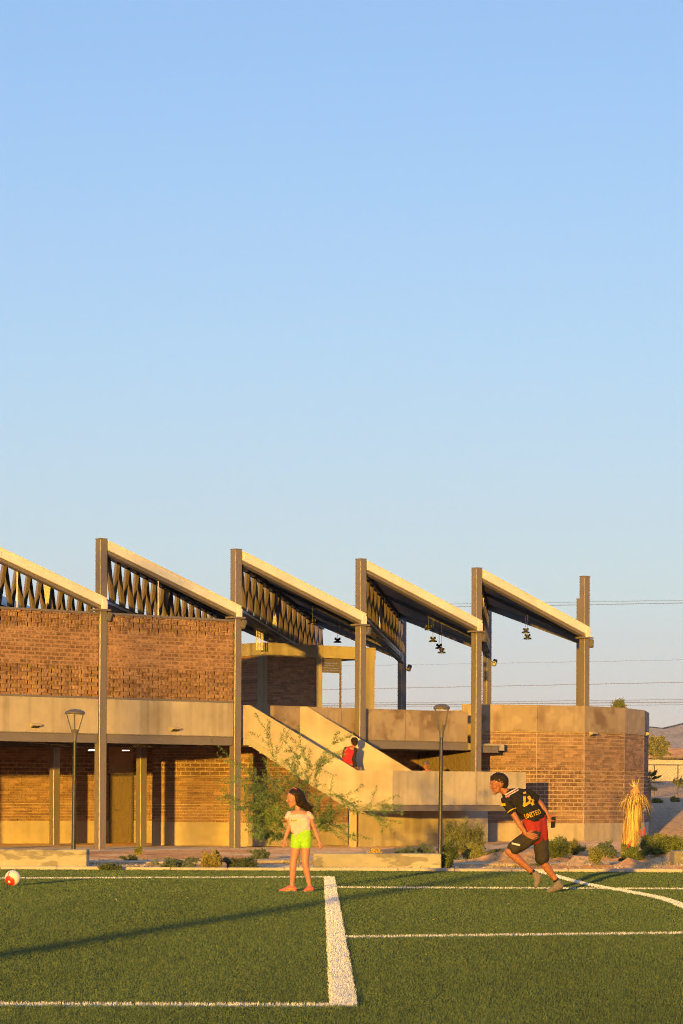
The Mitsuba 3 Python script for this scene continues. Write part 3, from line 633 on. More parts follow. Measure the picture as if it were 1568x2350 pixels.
# hills
def hill(name, Y, pts, z_off, depth, col, seed):
    xs = np.linspace(-3500, 3500, 260) if Y > 3000 else np.linspace(-400, 700, 200)
    rows = 26; V = []
    px = xs/Y*F+CX
    top = np.interp(px, [p[0] for p in pts], [p[1] for p in pts])
    zt = EYE+(HOR-top+ROLL*(px-CX))/F*Y
    for r in range(rows):
        t = r/(rows-1)
        nz = meshkit.fbm(np.stack([xs/(.02*Y), xs*0+t*5, xs*0+seed], -1), 5)
        gul = meshkit.fbm(np.stack([xs/(.012*Y), xs*0+t*1.2+9, xs*0+seed], -1), 4)
        z = z_off+(zt-z_off)*(t**.8)+(nz-.5)*.10*(zt-z_off)*math.sin(math.pi*t)
        V.append(np.stack([xs, Y+(t-1)*depth+(gul-.5)*depth*.35, z], -1))
    V.append(V[-1]*[1, 1, 0]+[0, depth*.8, z_off])
    V = np.array(V).reshape(-1, 3); w = len(xs); i, j = np.meshgrid(np.arange(rows), np.arange(w-1), indexing='ij'); q = (i*w+j).ravel()
    return add(name, tm(V, np.vstack([np.stack([q, q+1, q+w+1], 1), np.stack([q, q+w+1, q+w], 1)])), col, kind='structure', smooth=True)
def hill_fn(p, n, uv):
    g = fbm(p.x*.012, p.z*.03, p.y*.004, 4)
    return mix((.15, .125, .13), (.23, .19, .19), smoothstep(.3, .7, g))*(.85+.3*noise(p.x*.11, p.z*.25))
M_HILL = mat('hill', hill_fn, 1, .05)
hill('mountain', 7000, [(-3000, 1720), (0, 1700), (700, 1735), (1200, 1700), (1440, 1664), (1490, 1666), (1530, 1669.5), (1560, 1660), (1620, 1648), (1750, 1640), (2100, 1690), (4000, 1760)], -5, 1500, M_HILL, 3)
# ------------------------------------------------------------------ the artificial turf: a sheet, its blades and its white lines
scene['mat_blade'] = {'type': 'twosided', 'bsdf': {'type': 'principled', 'base_color': {'type': 'mesh_attribute', 'name': 'vertex_color'}, 'roughness': .6, 'specular': .25}}
scene['mat_leaf'] = {'type': 'twosided', 'bsdf': {'type': 'principled', 'base_color': {'type': 'mesh_attribute', 'name': 'vertex_color'}, 'roughness': .7, 'specular': .2}}
def turf_fn(p, n, uv):
    return mix((.040, .064, .019), (.064, .094, .032), noise(p.x*23, p.y*9))*(.75+.5*fbm(p.x*2.1, p.y*.8, 3))
M_TURF = mat('turf', turf_fn, .9, .1)
M_LINE = mat('turf_line', lambda p, n, uv: mi.Color3f(.62, .60, .56)*(.8+.3*noise(p.x*40, p.y*20)), .9, .1)
add('football_pitch', obox([-70, -60, -.2], [140, 0, 0], [0, 60+49.8, 0], [0, 0, .2]), M_TURF, None, kind='structure')
def W(pts): return [G(*p)[:2] for p in pts]
LINES = [(W([(756, 2015), (789, 2311)]), .16), (W([(-700, 2024.5), (0, 2017.6), (757, 2014.7)]), .10), (W([(772, 2038.6), (1568, 2042), (2300, 2045)]), .10),
         (W([(797, 2153.5), (1568, 2144.3), (2000, 2139)]), .10), (W([(-300, 2308), (0, 2309.5), (760, 2311.5)]), .10),
         (W([(1180, 1994), (1233, 2001.5), (1286, 2015), (1364.5, 2034.5), (1506, 2061), (1568, 2081.7), (1610, 2105), (1640, 2140)]), .13)]
def fine(pts, step=.4):
    p = np.asarray(pts); s = np.r_[0, np.cumsum(np.linalg.norm(np.diff(p, axis=0), axis=1))]
    if len(p) > 3:
        from scipy.interpolate import make_interp_spline
        t = np.arange(0, s[-1], step); return make_interp_spline(s, p, 3)(t)
    t = np.r_[np.arange(0, s[-1], step), s[-1]]
    return np.stack([np.interp(t, s, p[:, k]) for k in (0, 1)], 1)
def blades(xy, h, w, col, seed, lean=.55, zb=0.0, bend=True):
    g = np.random.default_rng(seed); n = len(xy)
    a = g.uniform(0, 2*np.pi, n); l = g.uniform(0, lean, n)*h; b = g.uniform(0, 2*np.pi, n)
    v = np.zeros((n, 3, 3)); dx, dy = np.cos(a)*w/2, np.sin(a)*w/2
    v[:, 0] = np.stack([xy[:, 0]-dx, xy[:, 1]-dy, np.full(n, zb)], 1); v[:, 1] = np.stack([xy[:, 0]+dx, xy[:, 1]+dy, np.full(n, zb)], 1)
    v[:, 2] = np.stack([xy[:, 0]+np.cos(b)*l, xy[:, 1]+np.sin(b)*l, zb+h], 1)
    c = np.repeat(col, 3, axis=0)
    return v.reshape(-1, 3), np.arange(3*n).reshape(-1, 3), c
from scipy.spatial import cKDTree
line_parts = []; fines = [(fine(p, .05), w) for p, w in LINES]
trees = [(cKDTree(p), w) for p, w in fines]
def in_line(xy, slack=0.0):
    m = np.zeros(len(xy), bool)
    for t, w in trees: m |= t.query(xy, distance_upper_bound=w)[0] < w/2+slack
    return m
g = np.random.default_rng(11); V, Fc, Cc = [], [], []; off = 0
for y0, y1, dens, w, hm in ((14.0, 17.5, 10500, .0032, .026), (17.5, 22, 7000, .004, .026), (22, 29, 4000, .0055, .026), (29, 38, 2200, .0075, .026), (38, 49.78, 1200, .0105, .026)):
    xl, xr = -y1*.1206-1.2, y1*.1206+1.2; n = int((xr-xl)*(y1-y0)*dens)
    xy = np.stack([g.uniform(xl, xr, n), g.uniform(y0, y1, n)], 1); xy = xy[~in_line(xy)]; n = len(xy)
    tone = g.random(n)[:, None]; pat = (.62*meshkit.fbm(np.stack([xy[:, 0]*1.3, xy[:, 1]*.5, xy[:, 0]*0], -1), 4)+.55*meshkit.fbm(np.stack([xy[:, 0]*.4+7, xy[:, 1]*.10, xy[:, 0]*0], -1), 3)-.08+.10*(np.floor((xy[:, 0]+40)/1.83)%2))[:, None]; tuft = meshkit.noise(np.stack([xy[:, 0]*16, xy[:, 1]*7, xy[:, 0]*0], -1))[:, None]
    col = np.array([.066, .108, .033])*(1-tone)+np.array([.104, .150, .057])*tone
    col = np.where(g.random(n)[:, None] < .08*np.clip(20/y0, .2, 1), np.array([.15, .15, .06]), col)
    col = col*(.66+.42*pat+.28*tuft)
    h = hm*(.55+.6*g.random(n))*(.8+.4*tuft[:, 0])
    v, f, c = blades(xy, h, w*(.7+.6*g.random(n)), col, int(y0*10))
    V.append(v); Fc.append(f+off); Cc.append(c); off += len(v)
k = add('grass', (np.vstack(V), np.vstack(Fc)), 'mat_blade', None, 'short green artificial grass blades covering the pitch', 'grass', kind='stuff', color=np.vstack(Cc))
for li, (p, wd) in enumerate(fines):
    t = np.gradient(p, axis=0); t /= np.linalg.norm(t, axis=1, keepdims=True); nn = np.stack([-t[:, 1], t[:, 0]], 1)
    l, r = p+nn*wd/2, p-nn*wd/2; m = len(p)
    v0 = np.vstack([np.c_[l, np.full(m, .004)], np.c_[r, np.full(m, .004)]]); i = np.arange(m-1)
    f0 = np.vstack([np.stack([i, i+m, i+m+1], 1), np.stack([i, i+m+1, i+1], 1)]); c0 = np.tile([.60, .58, .54], (2*m, 1))
    L = np.linalg.norm(np.diff(p, axis=0), axis=1).sum(); Ym = p[:, 1].mean(); near_ = np.clip(20/p[:, 1], .25, 1.4)
    n = int(L*wd*7000*(1.5 if Ym < 25 else 1.0)); ii = g.choice(m, n, p=near_**2/np.sum(near_**2))
    xy = p[ii]+nn[ii]*(g.uniform(-.5, .5, n)*wd*1.06)[:, None]+t[ii]*g.uniform(-.03, .03, n)[:, None]
    col = np.array([.78, .76, .72])*(.72+.36*g.random(n))[:, None]
    h = .030*(.6+.6*g.random(n)); w = .0055*(xy[:, 1]/18).clip(.8, 2.4)*(.7+.6*g.random(n))
    v, f, c = blades(xy, h, w, col, 100+li)
    add('white_line', (np.vstack([v0, v]), np.vstack([f0, f+len(v0)])), 'mat_blade', 'football_pitch', color=np.vstack([c0, c]))
# stray bits of pale rubber and cut blades on the turf
# ------------------------------------------------------------------ plants
def leafset(pts, dirs, L, Wd, cols, seed):
    """small pointed leaves: a quad folded about nothing, each with its own tone"""
    g = np.random.default_rng(seed); n = len(pts)
    d = dirs/np.linalg.norm(dirs, axis=1, keepdims=True); r = g.normal(size=(n, 3)); s = np.cross(d, r); s /= np.linalg.norm(s, axis=1, keepdims=True)+1e-9
    L = np.broadcast_to(L, n)[:, None]; Wd = np.broadcast_to(Wd, n)[:, None]
    v = np.stack([pts, pts+d*L*.5+s*Wd/2, pts+d*L, pts+d*L*.5-s*Wd/2], 1).reshape(-1, 3)
    q = np.arange(n)*4; f = np.vstack([np.stack([q, q+1, q+2], 1), np.stack([q, q+2, q+3], 1)])
    return v, f, np.repeat(cols, 4, axis=0)
def branch_tree(seed, base, mains, levels, twig_len, spread, droop=0.0):
    """polylines of stems (start radius) and the points and directions along the outer twigs"""
    g = np.random.default_rng(seed); lines, tips = [], []
    def grow(p, d, L, r, lev):
        n = 6; pts = [p]; dd = d.copy()
        for _ in range(n):
            dd = unit(dd+g.normal(0, .13, 3)+v3(0, 0, -droop*(lev/levels))); pts.append(pts[-1]+dd*L/n)
        pts = np.array(pts); lines.append((pts, r, lev))
        if lev >= 1:
            for k in range(n):
                for _ in range(4): tips.append((pts[k]+(pts[k+1]-pts[k])*g.random(), unit(pts[k+1]-pts[k]), lev))
        if lev < levels:
            for _ in range(g.integers(3, 6) if lev else 4):
                i = g.integers(2, n+1); grow(pts[i], unit(dd+g.normal(0, spread, 3)), L*g.uniform(.45, .7), r*.55, lev+1)
    for d, L, r in mains: grow(np.asarray(base, float), unit(d), L, r, 0)
    return lines, tips
def plant(name, label, cat, base, lines, tips, leafL, leafW, tones, seed, per=4, stem_col=(.16, .13, .07), group=None, spread=1.0, stem_name='stem', fol='foliage'):
    g = np.random.default_rng(seed+5); k = thing(name, label, cat, group)
    st = [tube(p, np.linspace(r, r*.5, len(p)), 5, cap=False) for p, r, lev in lines if r > .0012]
    if st:
        m = trimesh.util.concatenate(st); add(stem_name, (m.vertices, m.faces), 'mat_leaf', k, color=np.tile(stem_col, (len(m.vertices), 1)))
    P0 = np.array([t[0] for t in tips]); D0 = np.array([t[1] for t in tips]); n = len(P0)*per
    pts = np.repeat(P0, per, 0)+g.normal(0, leafL*.25, (n, 3)); dirs = np.repeat(D0, per, 0)*.7+g.normal(0, spread, (n, 3))*.8
    t = g.random(n)[:, None]; cl = meshkit.noise(pts*4.0+seed)[:, None]
    cols = (np.array(tones[0])*(1-t)+np.array(tones[1])*t)*(.7+.75*cl)*1.35
    v, f, c = leafset(pts, dirs, leafL*(.6+.8*g.random(n)), leafW*(.7+.6*g.random(n)), cols, seed)
    add(fol, (v, f), 'mat_leaf', k, color=c)
    return k
def shrub(x, y, w_px, h_px, label, tones, seed, leafL=.035, leafW=.012, dense=1.0, z=0.0, Y=None, upright=.6, name='shrub', cat='shrub', stems=None, droop=.02, group=None):
    b = G(x, y) if Y is None else P(x, y, Y)
    b[2] = float(ground_z(b[0], b[1]))-.01; s = b[1]/F; w, h = w_px*s, h_px*s; g = np.random.default_rng(seed)
    n = int((stems or 9)*dense); mains = []
    for i in range(n):
        a = g.uniform(0, 2*np.pi); q = g.uniform(0, 1)**.7
        d = v3(math.cos(a)*q*w/2, math.sin(a)*q*w/2, h*(upright+(1-upright)*g.random())*(1-.35*q)); mains.append((d, np.linalg.norm(d)*.78, .005))
    lines, tips = branch_tree(seed, b, mains, 2, 1, .55, droop)
    # keep to the plant's outline
    T = np.array([t[0] for t in tips])
    ok = (np.abs(T[:, 0]-b[0]) < w*(.42+.26*meshkit.noise(T*7.0+seed))) & (T[:, 2] < b[2]+h*(.72+.62*meshkit.noise(T*[6., 6., .1]+seed))) & (T[:, 2] > b[2]-.0)
    return plant(name, label, cat, b, lines, [t for t, o in zip(tips, ok) if o], leafL*.85, leafW*.85, tones, seed, 2, group=group)
GREEN, DARKG, OLIVE, BLUE, GOLD = [(.055, .075, .022), (.12, .14, .045)], [(.035, .05, .022), (.075, .09, .04)], [(.10, .11, .03), (.19, .18, .06)], [(.05, .07, .05), (.10, .125, .085)], [(.22, .15, .035), (.36, .25, .07)]
# the feathery young tree behind the girl
b = G(686, 1979); b[2] = 0; s = b[1]/F
def tgt(x, y, dy=0.0): p = P(x, y, b[1]+dy); return p-b
mains = []
tk = b+v3(0, 0, .34)
for x, y, dy in ((642, 1722, .1), (596, 1742, -.2), (668, 1790, .3), (576, 1830, .2), (610, 1890, -.3), (705, 1800, -.2), (752, 1775, .2), (822, 1804, .3), (772, 1848, .1), (625, 1800, .0), (650, 1850, -.3), (735, 1850, .3), (560, 1850, .1), (700, 1880, -.3), (662, 1915, .2), (640, 1775, .2), (610, 1850, .1), (640, 1830, -.2), (672, 1850, .1)):
    d = P(x, y, b[1]+dy)-tk; mains.append((d, np.linalg.norm(d)*.93, .007))
lines, tips = branch_tree(41, tk, mains, 2, 1, .42, .03)
lines = [(p, r, l) for p, r, l in lines]; lines.append((np.array([b-v3(0, 0, .02), b+v3(.01, 0, .18), tk]), .024, 0))
lines = [(p, r, l) for p, r, l in lines]
tips = [t for t in tips]
tips = [t for t in tips if t[0][2] > .45 or hash(round(t[0][0]*1e4)) % 3 == 0]
kt = plant('tree', 'feathery young green tree behind the girl in front of the stair', 'tree', b, lines, tips, .055, .010, [(.050, .088, .028), (.105, .145, .055)], 41, 4, (.15, .16, .06), spread=.75, stem_name='trunk', fol='crown')
shrub(485, 1996.5, 38, 47, 'small square clipped bush with yellowish leaf tips beside the kerb', [(.13, .12, .03), (.26, .19, .06)], 51, .04, .013, 2.4, upright=.55, stems=12)
shrub(858, 1962, 32, 38, 'small golden bush rising behind the middle wall block', GOLD, 52, .035, .013, 2.0, Y=54, upright=.6, stems=10)
shrub(591, 1972, 46, 26, 'low grey-green bush beyond the curving path', BLUE, 53, .04, .010, 1.4, upright=.4)
shrub(302, 1977, 46, 13, 'low weed on the dirt before the path, left of the square bush', DARKG, 54, .04, .010, 1.2, upright=.3)
shrub(398, 1994, 110, 22, 'long low scrub along the kerb just left of the square bush', BLUE, 55, .04, .010, 2.6, upright=.3)
shrub(560, 1994, 108, 24, 'long low scrub along the kerb just right of the square bush', DARKG, 56, .04, .010, 2.8, upright=.3)
shrub(252, 1998, 46, 15, 'low scrub beside the right end of the left wall block', DARKG, 57, .04, .010, 1.4, upright=.3)
shrub(318, 1962, 12, 20, 'thin yellowish sprout on the dirt near the porch', OLIVE, 58, .04, .010, .8, upright=.9)
shrub(444, 1980, 34, 12, 'flat weed beside the path, above the left end of the square bush', DARKG, 59, .035, .01, 1.2, upright=.3)
shrub(770, 1962, 40, 24, 'grey-green weed behind the left end of the middle wall block', BLUE, 60, .04, .010, 1.3, Y=55, upright=.4)
shrub(930, 1964, 60, 34, 'grey-green scrub behind the middle wall block, left of the lamp post', BLUE, 61, .045, .010, 1.8, Y=56, upright=.45)
shrub(978, 1960, 40, 40, 'dull green scrub touching the right lamp post on its left', BLUE, 62, .045, .011, 1.8, Y=57, upright=.6)
shrub(1064, 1964, 84, 84, 'large airy green bush right of the right lamp post', [(.075, .085, .035), (.16, .16, .07)], 63, .055, .010, 3.2, Y=62, upright=.6, stems=12)
shrub(1088, 1963, 44, 38, 'lighter green low part of the planting under the large airy bush', OLIVE, 64, .05, .012, 2.2, Y=60, upright=.6)
shrub(1032, 1962, 46, 40, 'dark green weed at the foot of the large airy bush', DARKG, 65, .045, .012, 2.0, Y=58.5, upright=.5)
shrub(1024, 1984, 22, 36, 'bright green weed growing beside the right end of the middle wall block', GREEN, 66, .05, .016, 1.2, Y=51.9, upright=.8)
shrub(1136, 1965, 50, 26, 'dark blue-green low plant behind the dirt mound', DARKG, 67, .06, .012, 2.0, Y=60, upright=.6)
shrub(1282, 1966, 44, 56, 'round green bush right of the running boy', GREEN, 68, .045, .013, 2.6, Y=58, upright=.5)
shrub(1320, 1950, 44, 40, 'pale thin bush in front of the brick drum', OLIVE, 69, .04, .008, 1.4, Y=62, upright=.6)
shrub(1394, 1954, 56, 34, 'dark grey-green bush left of the dry yucca', BLUE, 70, .045, .011, 2.4, Y=60, upright=.45)
shrub(1366, 1988, 26, 40, 'small bare-legged weed growing near the kerb', OLIVE, 71, .03, .008, 1.0, Y=52, upright=.9)
shrub(1452, 1958, 50, 36, 'bright green leafy plant at the foot of the dry yucca', GREEN, 72, .06, .02, 2.2, Y=56.5, upright=.5)
shrub(1520, 1960, 96, 34, 'spreading green plant behind the right wall block', GREEN, 73, .06, .016, 3.4, Y=57, upright=.4)
shrub(1552, 1950, 60, 50, 'tall grassy olive bush at the right edge', OLIVE, 74, .07, .010, 2.2, Y=60, upright=.8)
shrub(1486, 1955, 18, 48, 'slim green shoots standing up behind the flowering plants', GREEN, 75, .06, .018, .8, Y=58, upright=1.0)
shrub(1246, 1990, 60, 9, 'sparse dry grass along the kerb right of the running boy', OLIVE, 76, .04, .008, 1.6, upright=.4)
shrub(1430, 1982, 40, 12, 'dry weed on the red dirt between the yucca and the kerb', OLIVE, 77, .04, .008, 1.2, upright=.4)
# red flower spikes
def spike(x, y0, y1, Y, label, lean=0.0):
    k = thing('red_flower', label, 'flower'); a, c = P(x, y0, Y), P(x+lean, y1, Y); g = np.random.default_rng(int(x))
    add('stalk', tube([a, (a+c)/2, c], .006, 5), M_RED, k)
    t = g.uniform(.2, 1, 40)[:, None]; pts = a+(c-a)*t+g.normal(0, .012, (40, 3))
    v, f, cc = leafset(pts, g.normal(0, 1, (40, 3))+(c-a)/np.linalg.norm(c-a), .04, .016, np.tile([.55, .06, .04], (40, 1))*(.7+.5*g.random((40, 1))), 3)
    add('petals', (v, f), 'mat_leaf', k, color=cc)
M_RED = mat('red_stalk', (.40, .07, .04), .7, .2)
spike(1436, 1950, 1930, 56.3, 'short leaning red flower spike at the foot of the dry yucca', 14)
spike(1477, 1925, 1900, 58, 'tall thin red flower spike right of the dry yucca', 3)
spike(1473, 1925, 1908, 58.1, 'second thin red flower spike right of the dry yucca', -2)
# the dry yucca
k = thing('dry_yucca', 'tall shaggy yucca trunk covered in hanging golden dead leaves', 'yucca')
Yy = 59.0; yb, ym, yt = P(1441, 1960, Yy), P(1450, 1880, Yy), P(1459, 1816, Yy); yb[2] = .05
core = np.array([yb, ym, yt]); add('trunk', tube(np.array([yb, ym, yt, yt+v3(.02, 0, .1)]), [.14, .125, .10, .03], 10), M_STRAW if False else M_DIRT, k)
g = np.random.default_rng(5); n = 2600; t = g.random(n)
ax = np.stack([np.interp(t, [0, .55, 1], core[:, j]) for j in range(3)], 1); a = g.uniform(0, 2*np.pi, n); rr = np.interp(t, [0, .5, .85, 1], [.13, .135, .14, .05])*(1+.25*g.random(n)**2)
out = np.stack([np.cos(a), np.sin(a), 0*a], 1); p0 = ax+out*rr[:, None]
Ls = g.uniform(.22, .48, n)*np.where(t > .85, .9, 1); flare = np.where(t > .86, g.uniform(.3, 1.1, n), g.uniform(.02, .11, n))
p1 = p0+out*(flare*Ls*.55)[:, None]-v3(0, 0, 1)*(Ls*.55)[:, None]*1.0+v3(0, 0, 1)*np.where(t > .86, .10, .0)[:, None]
p2 = p1+out*(flare*Ls*.25)[:, None]-v3(0, 0, 1)*(Ls*.5)[:, None]; p2[:, 2] = np.maximum(p2[:, 2], .03); p1[:, 2] = np.maximum(p1[:, 2], .04)
s = np.cross(out, [0, 0, 1]); s = s+g.normal(0, .25, s.shape); w0 = g.uniform(.008, .018, n)[:, None]
V = np.stack([p0-s*w0/2, p0+s*w0/2, p1-s*w0/2, p1+s*w0/2, p2], 1).reshape(-1, 3); q = np.arange(n)*5
Fq = np.vstack([np.stack([q, q+1, q+3], 1), np.stack([q, q+3, q+2], 1), np.stack([q+2, q+3, q+4], 1)])
tone = g.random(n)[:, None]; col = np.array([.48, .30, .08])*(1-tone)+np.array([.68, .48, .17])*tone; col = np.where(g.random(n)[:, None] < .28, [.26, .16, .05], col)
add('dead_leaves', (V, Fq), 'mat_leaf', k, color=np.repeat(col, 5, 0))
n = 22; a = g.uniform(0, 2*np.pi, n); el = g.uniform(.5, 1.45, n); d = np.stack([np.cos(a)*np.cos(el), np.sin(a)*np.cos(el), np.sin(el)], 1)
v, f, c = leafset(np.tile(yt+v3(.01, 0, .04), (n, 1)), d, g.uniform(.12, .30, n), .014, np.tile([.62, .45, .15], (n, 1))*(.7+.5*g.random((n, 1))), 9)
add('crown_leaves', (v, f), 'mat_leaf', k, color=c)
# small fan palm on the bank
k = thing('fan_palm', 'small fan palm with dry brown lower fronds at the right edge of the drum', 'palm')
pc = P(1487, 1795, 92); pb = pc.copy(); pb[2] = float(ground_z(pb[0], pb[1]))-.05
add('trunk', tube([pb, pc], [.13, .11], 8), M_DIRT, k)
for j in range(22):
    a = 2*math.pi*j/22*2.4+.3; el = [.9, .45, -.05, -.6][j % 4]; d = v3(math.cos(a)*math.cos(el), math.sin(a)*math.cos(el), math.sin(el)); dry = el < .1
    o = pc+d*.22; n = 16; sd = unit(np.cross(d, UP)); q = np.linspace(-1.1, 1.1, n)
    dirs = np.cos(q)[:, None]*d+np.sin(q)[:, None]*sd
    col = np.tile([.42, .29, .12] if dry else [.14, .17, .06], (n, 1))*(.7+.6*g.random((n, 1)))
    v, f, c = leafset(np.tile(o, (n, 1)), dirs, .34*(1-.2*np.abs(q)), .035, col, j)
    add('frond', (np.vstack([v, tube([pc, o], .012, 4).vertices]), np.vstack([f, tube([pc, o], .012, 4).faces+len(v)])), 'mat_leaf', k, color=np.vstack([c, np.tile([.2, .15, .06], (len(tube([pc, o], .012, 4).vertices), 1))]))
def big_tree(x, yb, yt, w_px, Y, label, tones, seed, n=16):
    b = P(x, yb, Y); s = Y/F; h = (yb-yt)*s; g = np.random.default_rng(seed); mains = []
    for i in range(n):
        a = g.uniform(0, 2*np.pi); q = g.random()**.6; mains.append((v3(math.cos(a)*q*w_px*s/2, math.sin(a)*q*w_px*s/2, h*(.75-.35*q)), h*.62*(1-.2*q), .06))
    lines, tips = branch_tree(seed, b+UP*h*.18, mains, 2, 1, .55); lines.append((np.array([b-UP*1.0, b+UP*h*.1, b+UP*h*.2]), .14, 0))
    T = np.array([t[0] for t in tips]); ok = (np.abs(T[:, 0]-b[0]) < w_px*s*.55) & (T[:, 2] < b[2]+h)
    plant('tree', label, 'tree', b, lines, [t for t, o in zip(tips, ok) if o], h*.07, h*.03, tones, seed, 3, stem_name='trunk', fol='crown')
big_tree(1505, 1750, 1692, 54, 200, 'grey-green tree behind the pale wall right of the drum', [(.10, .105, .06), (.19, .18, .10)], 81)
big_tree(1422, 1655, 1608, 17, 130, 'tree whose tip just shows over the drum rim', GREEN, 82)
for x, y, w, h, Y, sd, lab in ((1512, 1838, 30, 10, 108, 83, 'scrub on the terrace of the bank beside the palm'), (1548, 1835, 30, 12, 112, 84, 'scrub on the bank under the wire fence at the right edge'), (1556, 1802, 20, 26, 150, 85, 'pale weed in front of the far pale wall'), (1512, 1926, 34, 10, 84, 86, 'weed at the foot of the bank in the drum shadow')):
    shrub(x, y, w, h, lab, OLIVE, sd, .06, .015, 1.4, Y=Y, upright=.4)
# stones lying on the dirt
for x, y, r, sd, lab in ((1046, 1993, .05, 1, 'pale stone beside the right end of the middle wall block'), (1182, 1981, .07, 2, 'largest pale stone on the dirt mound left of the running boy'), (1170, 1984, .035, 3, 'small stone just left of the largest one on the dirt mound'),
                    (650, 1978, .06, 4, 'whitish stone on the dirt just left of the girl'), (1243, 1976, .06, 6, 'stone on the dirt right of the running boy'), (388, 1991, .03, 9, 'small stone near the kerb left of the square bush'), (1410, 1966, .05, 11, 'stone on the red dirt left of the dry yucca')):
    p = G(x, y); p[2] = float(ground_z(p[0], p[1])); m = trimesh.creation.icosphere(2, 1.0); g = np.random.default_rng(sd)
    m.vertices *= 1+.5*(meshkit.fbm(m.vertices*1.3+sd*7, 3)-.5)[:, None]; m.apply_scale([r*g.uniform(.9, 1.5), r, r*g.uniform(.5, .8)]); m.apply_translation(p+UP*r*.3)
    add('stone', m, M_KERB, None, lab, 'stone', smooth=45)

# dry grass tufts and small gravel on the dirt
g = np.random.default_rng(77); V, Fc, Cc, off = [], [], [], 0
for j in range(420):
    x, y = (g.uniform(2.2, 8.6), g.uniform(50.6, 60)) if j < 300 else (g.uniform(-5.5, 2), g.uniform(50.6, 58))
    if meshkit.noise(np.array([x*1.2, y*.6, 3.3])) < .42: continue
    z = float(ground_z(x, y)); n = g.integers(5, 14); hh = g.uniform(.04, .15)
    xy = np.array([x, y])+g.normal(0, .05, (n, 2)); t = g.random((n, 1)); col = np.array([.34, .25, .10])*(1-t)+np.array([.15, .16, .05])*t
    v, f_, c_ = blades(xy, hh*g.uniform(.5, 1.1, n), .012, col, j, 1.1, z-.01); V.append(v); Fc.append(f_+off); Cc.append(c_); off += len(v)
add('dry_grass', (np.vstack(V), np.vstack(Fc)), 'mat_blade', None, 'thin dry grass scattered over the dirt strip', 'grass', kind='stuff', color=np.vstack(Cc))
st = []
for j in range(520):
    x, y = g.uniform(-7, 8), 50.1+abs(g.normal(0, 1.6)); r = .010+.022*g.random()**3
    m = trimesh.creation.icosphere(0, r); m.vertices *= g.uniform(.7, 1.2, (len(m.vertices), 1)); m.apply_translation([x, y, float(ground_z(x, y))+r*.4]); st.append(m)
add('gravel', st, M_KERB, None, 'loose gravel along the kerb of the pitch', 'gravel', kind='stuff')

g = np.random.default_rng(9); n = 60; pts = np.stack([g.uniform(-4.5, 4.5, n), g.uniform(20, 49, n), np.full(n, .027)], 1)
v, f_, c_ = leafset(pts, g.normal(0, 1, (n, 3))*[1, 1, .25], g.uniform(.02, .04, n), g.uniform(.005, .011, n), np.tile([.55, .48, .34], (n, 1))*(.6+.5*g.random((n, 1))), 4)
add('leaf_litter', (v, f_), 'mat_leaf', None, 'pale dry leaf bits scattered over the turf', 'litter', kind='stuff', color=c_)
# ------------------------------------------------------------------ people
def ball_(c, r): return m3.Manifold.sphere(float(r), 20).translate([float(x) for x in c])
def hull(*cr): return m3.Manifold.batch_hull([ball_(c, r) for c, r in cr])
def flesh(parts, res=.006, it=12, lamb=.5):
    m = m3.Manifold.batch_boolean(parts, m3.OpType.Add).refine_to_length(res)
    q = m.to_mesh(); t = trimesh.Trimesh(q.vert_properties[:, :3], q.tri_verts, process=True)
    trimesh.smoothing.filter_taubin(t, lamb=lamb, nu=lamb+.03, iterations=it)
    return t
def chain(pts, rs): return [hull((a, ra), (b, rb)) for a, b, ra, rb in zip(pts[:-1], pts[1:], rs[:-1], rs[1:])]
def basis(f, up):
    f = unit(f); s = unit(np.cross(up, f)); return f, s, np.cross(f, s)      # forward, left, up
def head_parts(c, H, f, up, ears=True):
    f, s, u = basis(f, up); q = lambda a, b, d: c+H*(a*f+b*s+d*u)
    L = [hull((q(-.10, 0, .12), .35*H), (q(.06, 0, .12), .34*H)), hull((q(.12, 0, .06), .275*H), (q(.12, 0, -.22), .225*H)), hull((q(.10, 0, .02), .27*H), (q(.17, 0, -.26), .17*H)), hull((q(.17, .07, -.3), .12*H), (q(.17, -.07, -.3), .12*H), (q(.225, 0, -.40), .09*H)),
         hull((q(.25, .10, .10), .11*H), (q(.25, -.10, .10), .11*H)), hull((q(.36, 0, .05), .035*H), (q(.425, 0, -.10), .05*H)), hull((q(.40, .045, -.12), .035*H), (q(.40, -.045, -.12), .035*H), (q(.41, 0, -.11), .045*H)),
         hull((q(.30, .05, -.24), .06*H), (q(.30, -.05, -.24), .06*H)), hull((q(.22, .16, -.10), .12*H), (q(.22, -.16, -.10), .12*H))]
    for e in (1, -1) if ears else (): L.append(hull((q(-.03, .335*e, .06), .05*H), (q(-.06, .36*e, -.04), .055*H), (q(.0, .335*e, -.12), .03*H)))
    return L, q
def face_bits(k, q, H):
    for e in (1, -1):
        add('eye', sphere(q(.315, .13*e, .0), .034*H, 2), M_EYEW, k); add('iris', sphere(q(.336, .137*e, .0), .021*H, 1), M_BLACKC, k)
        add('brow', tube([q(.335, .06*e, .085), q(.345, .13*e, .10), q(.29, .21*e, .08)], .016*H, 5), M_HAIR, k)
    add('lips', tube([q(.32, .085, -.235), q(.362, 0, -.225), q(.32, -.085, -.235)], .022*H, 6), M_LIP, k)
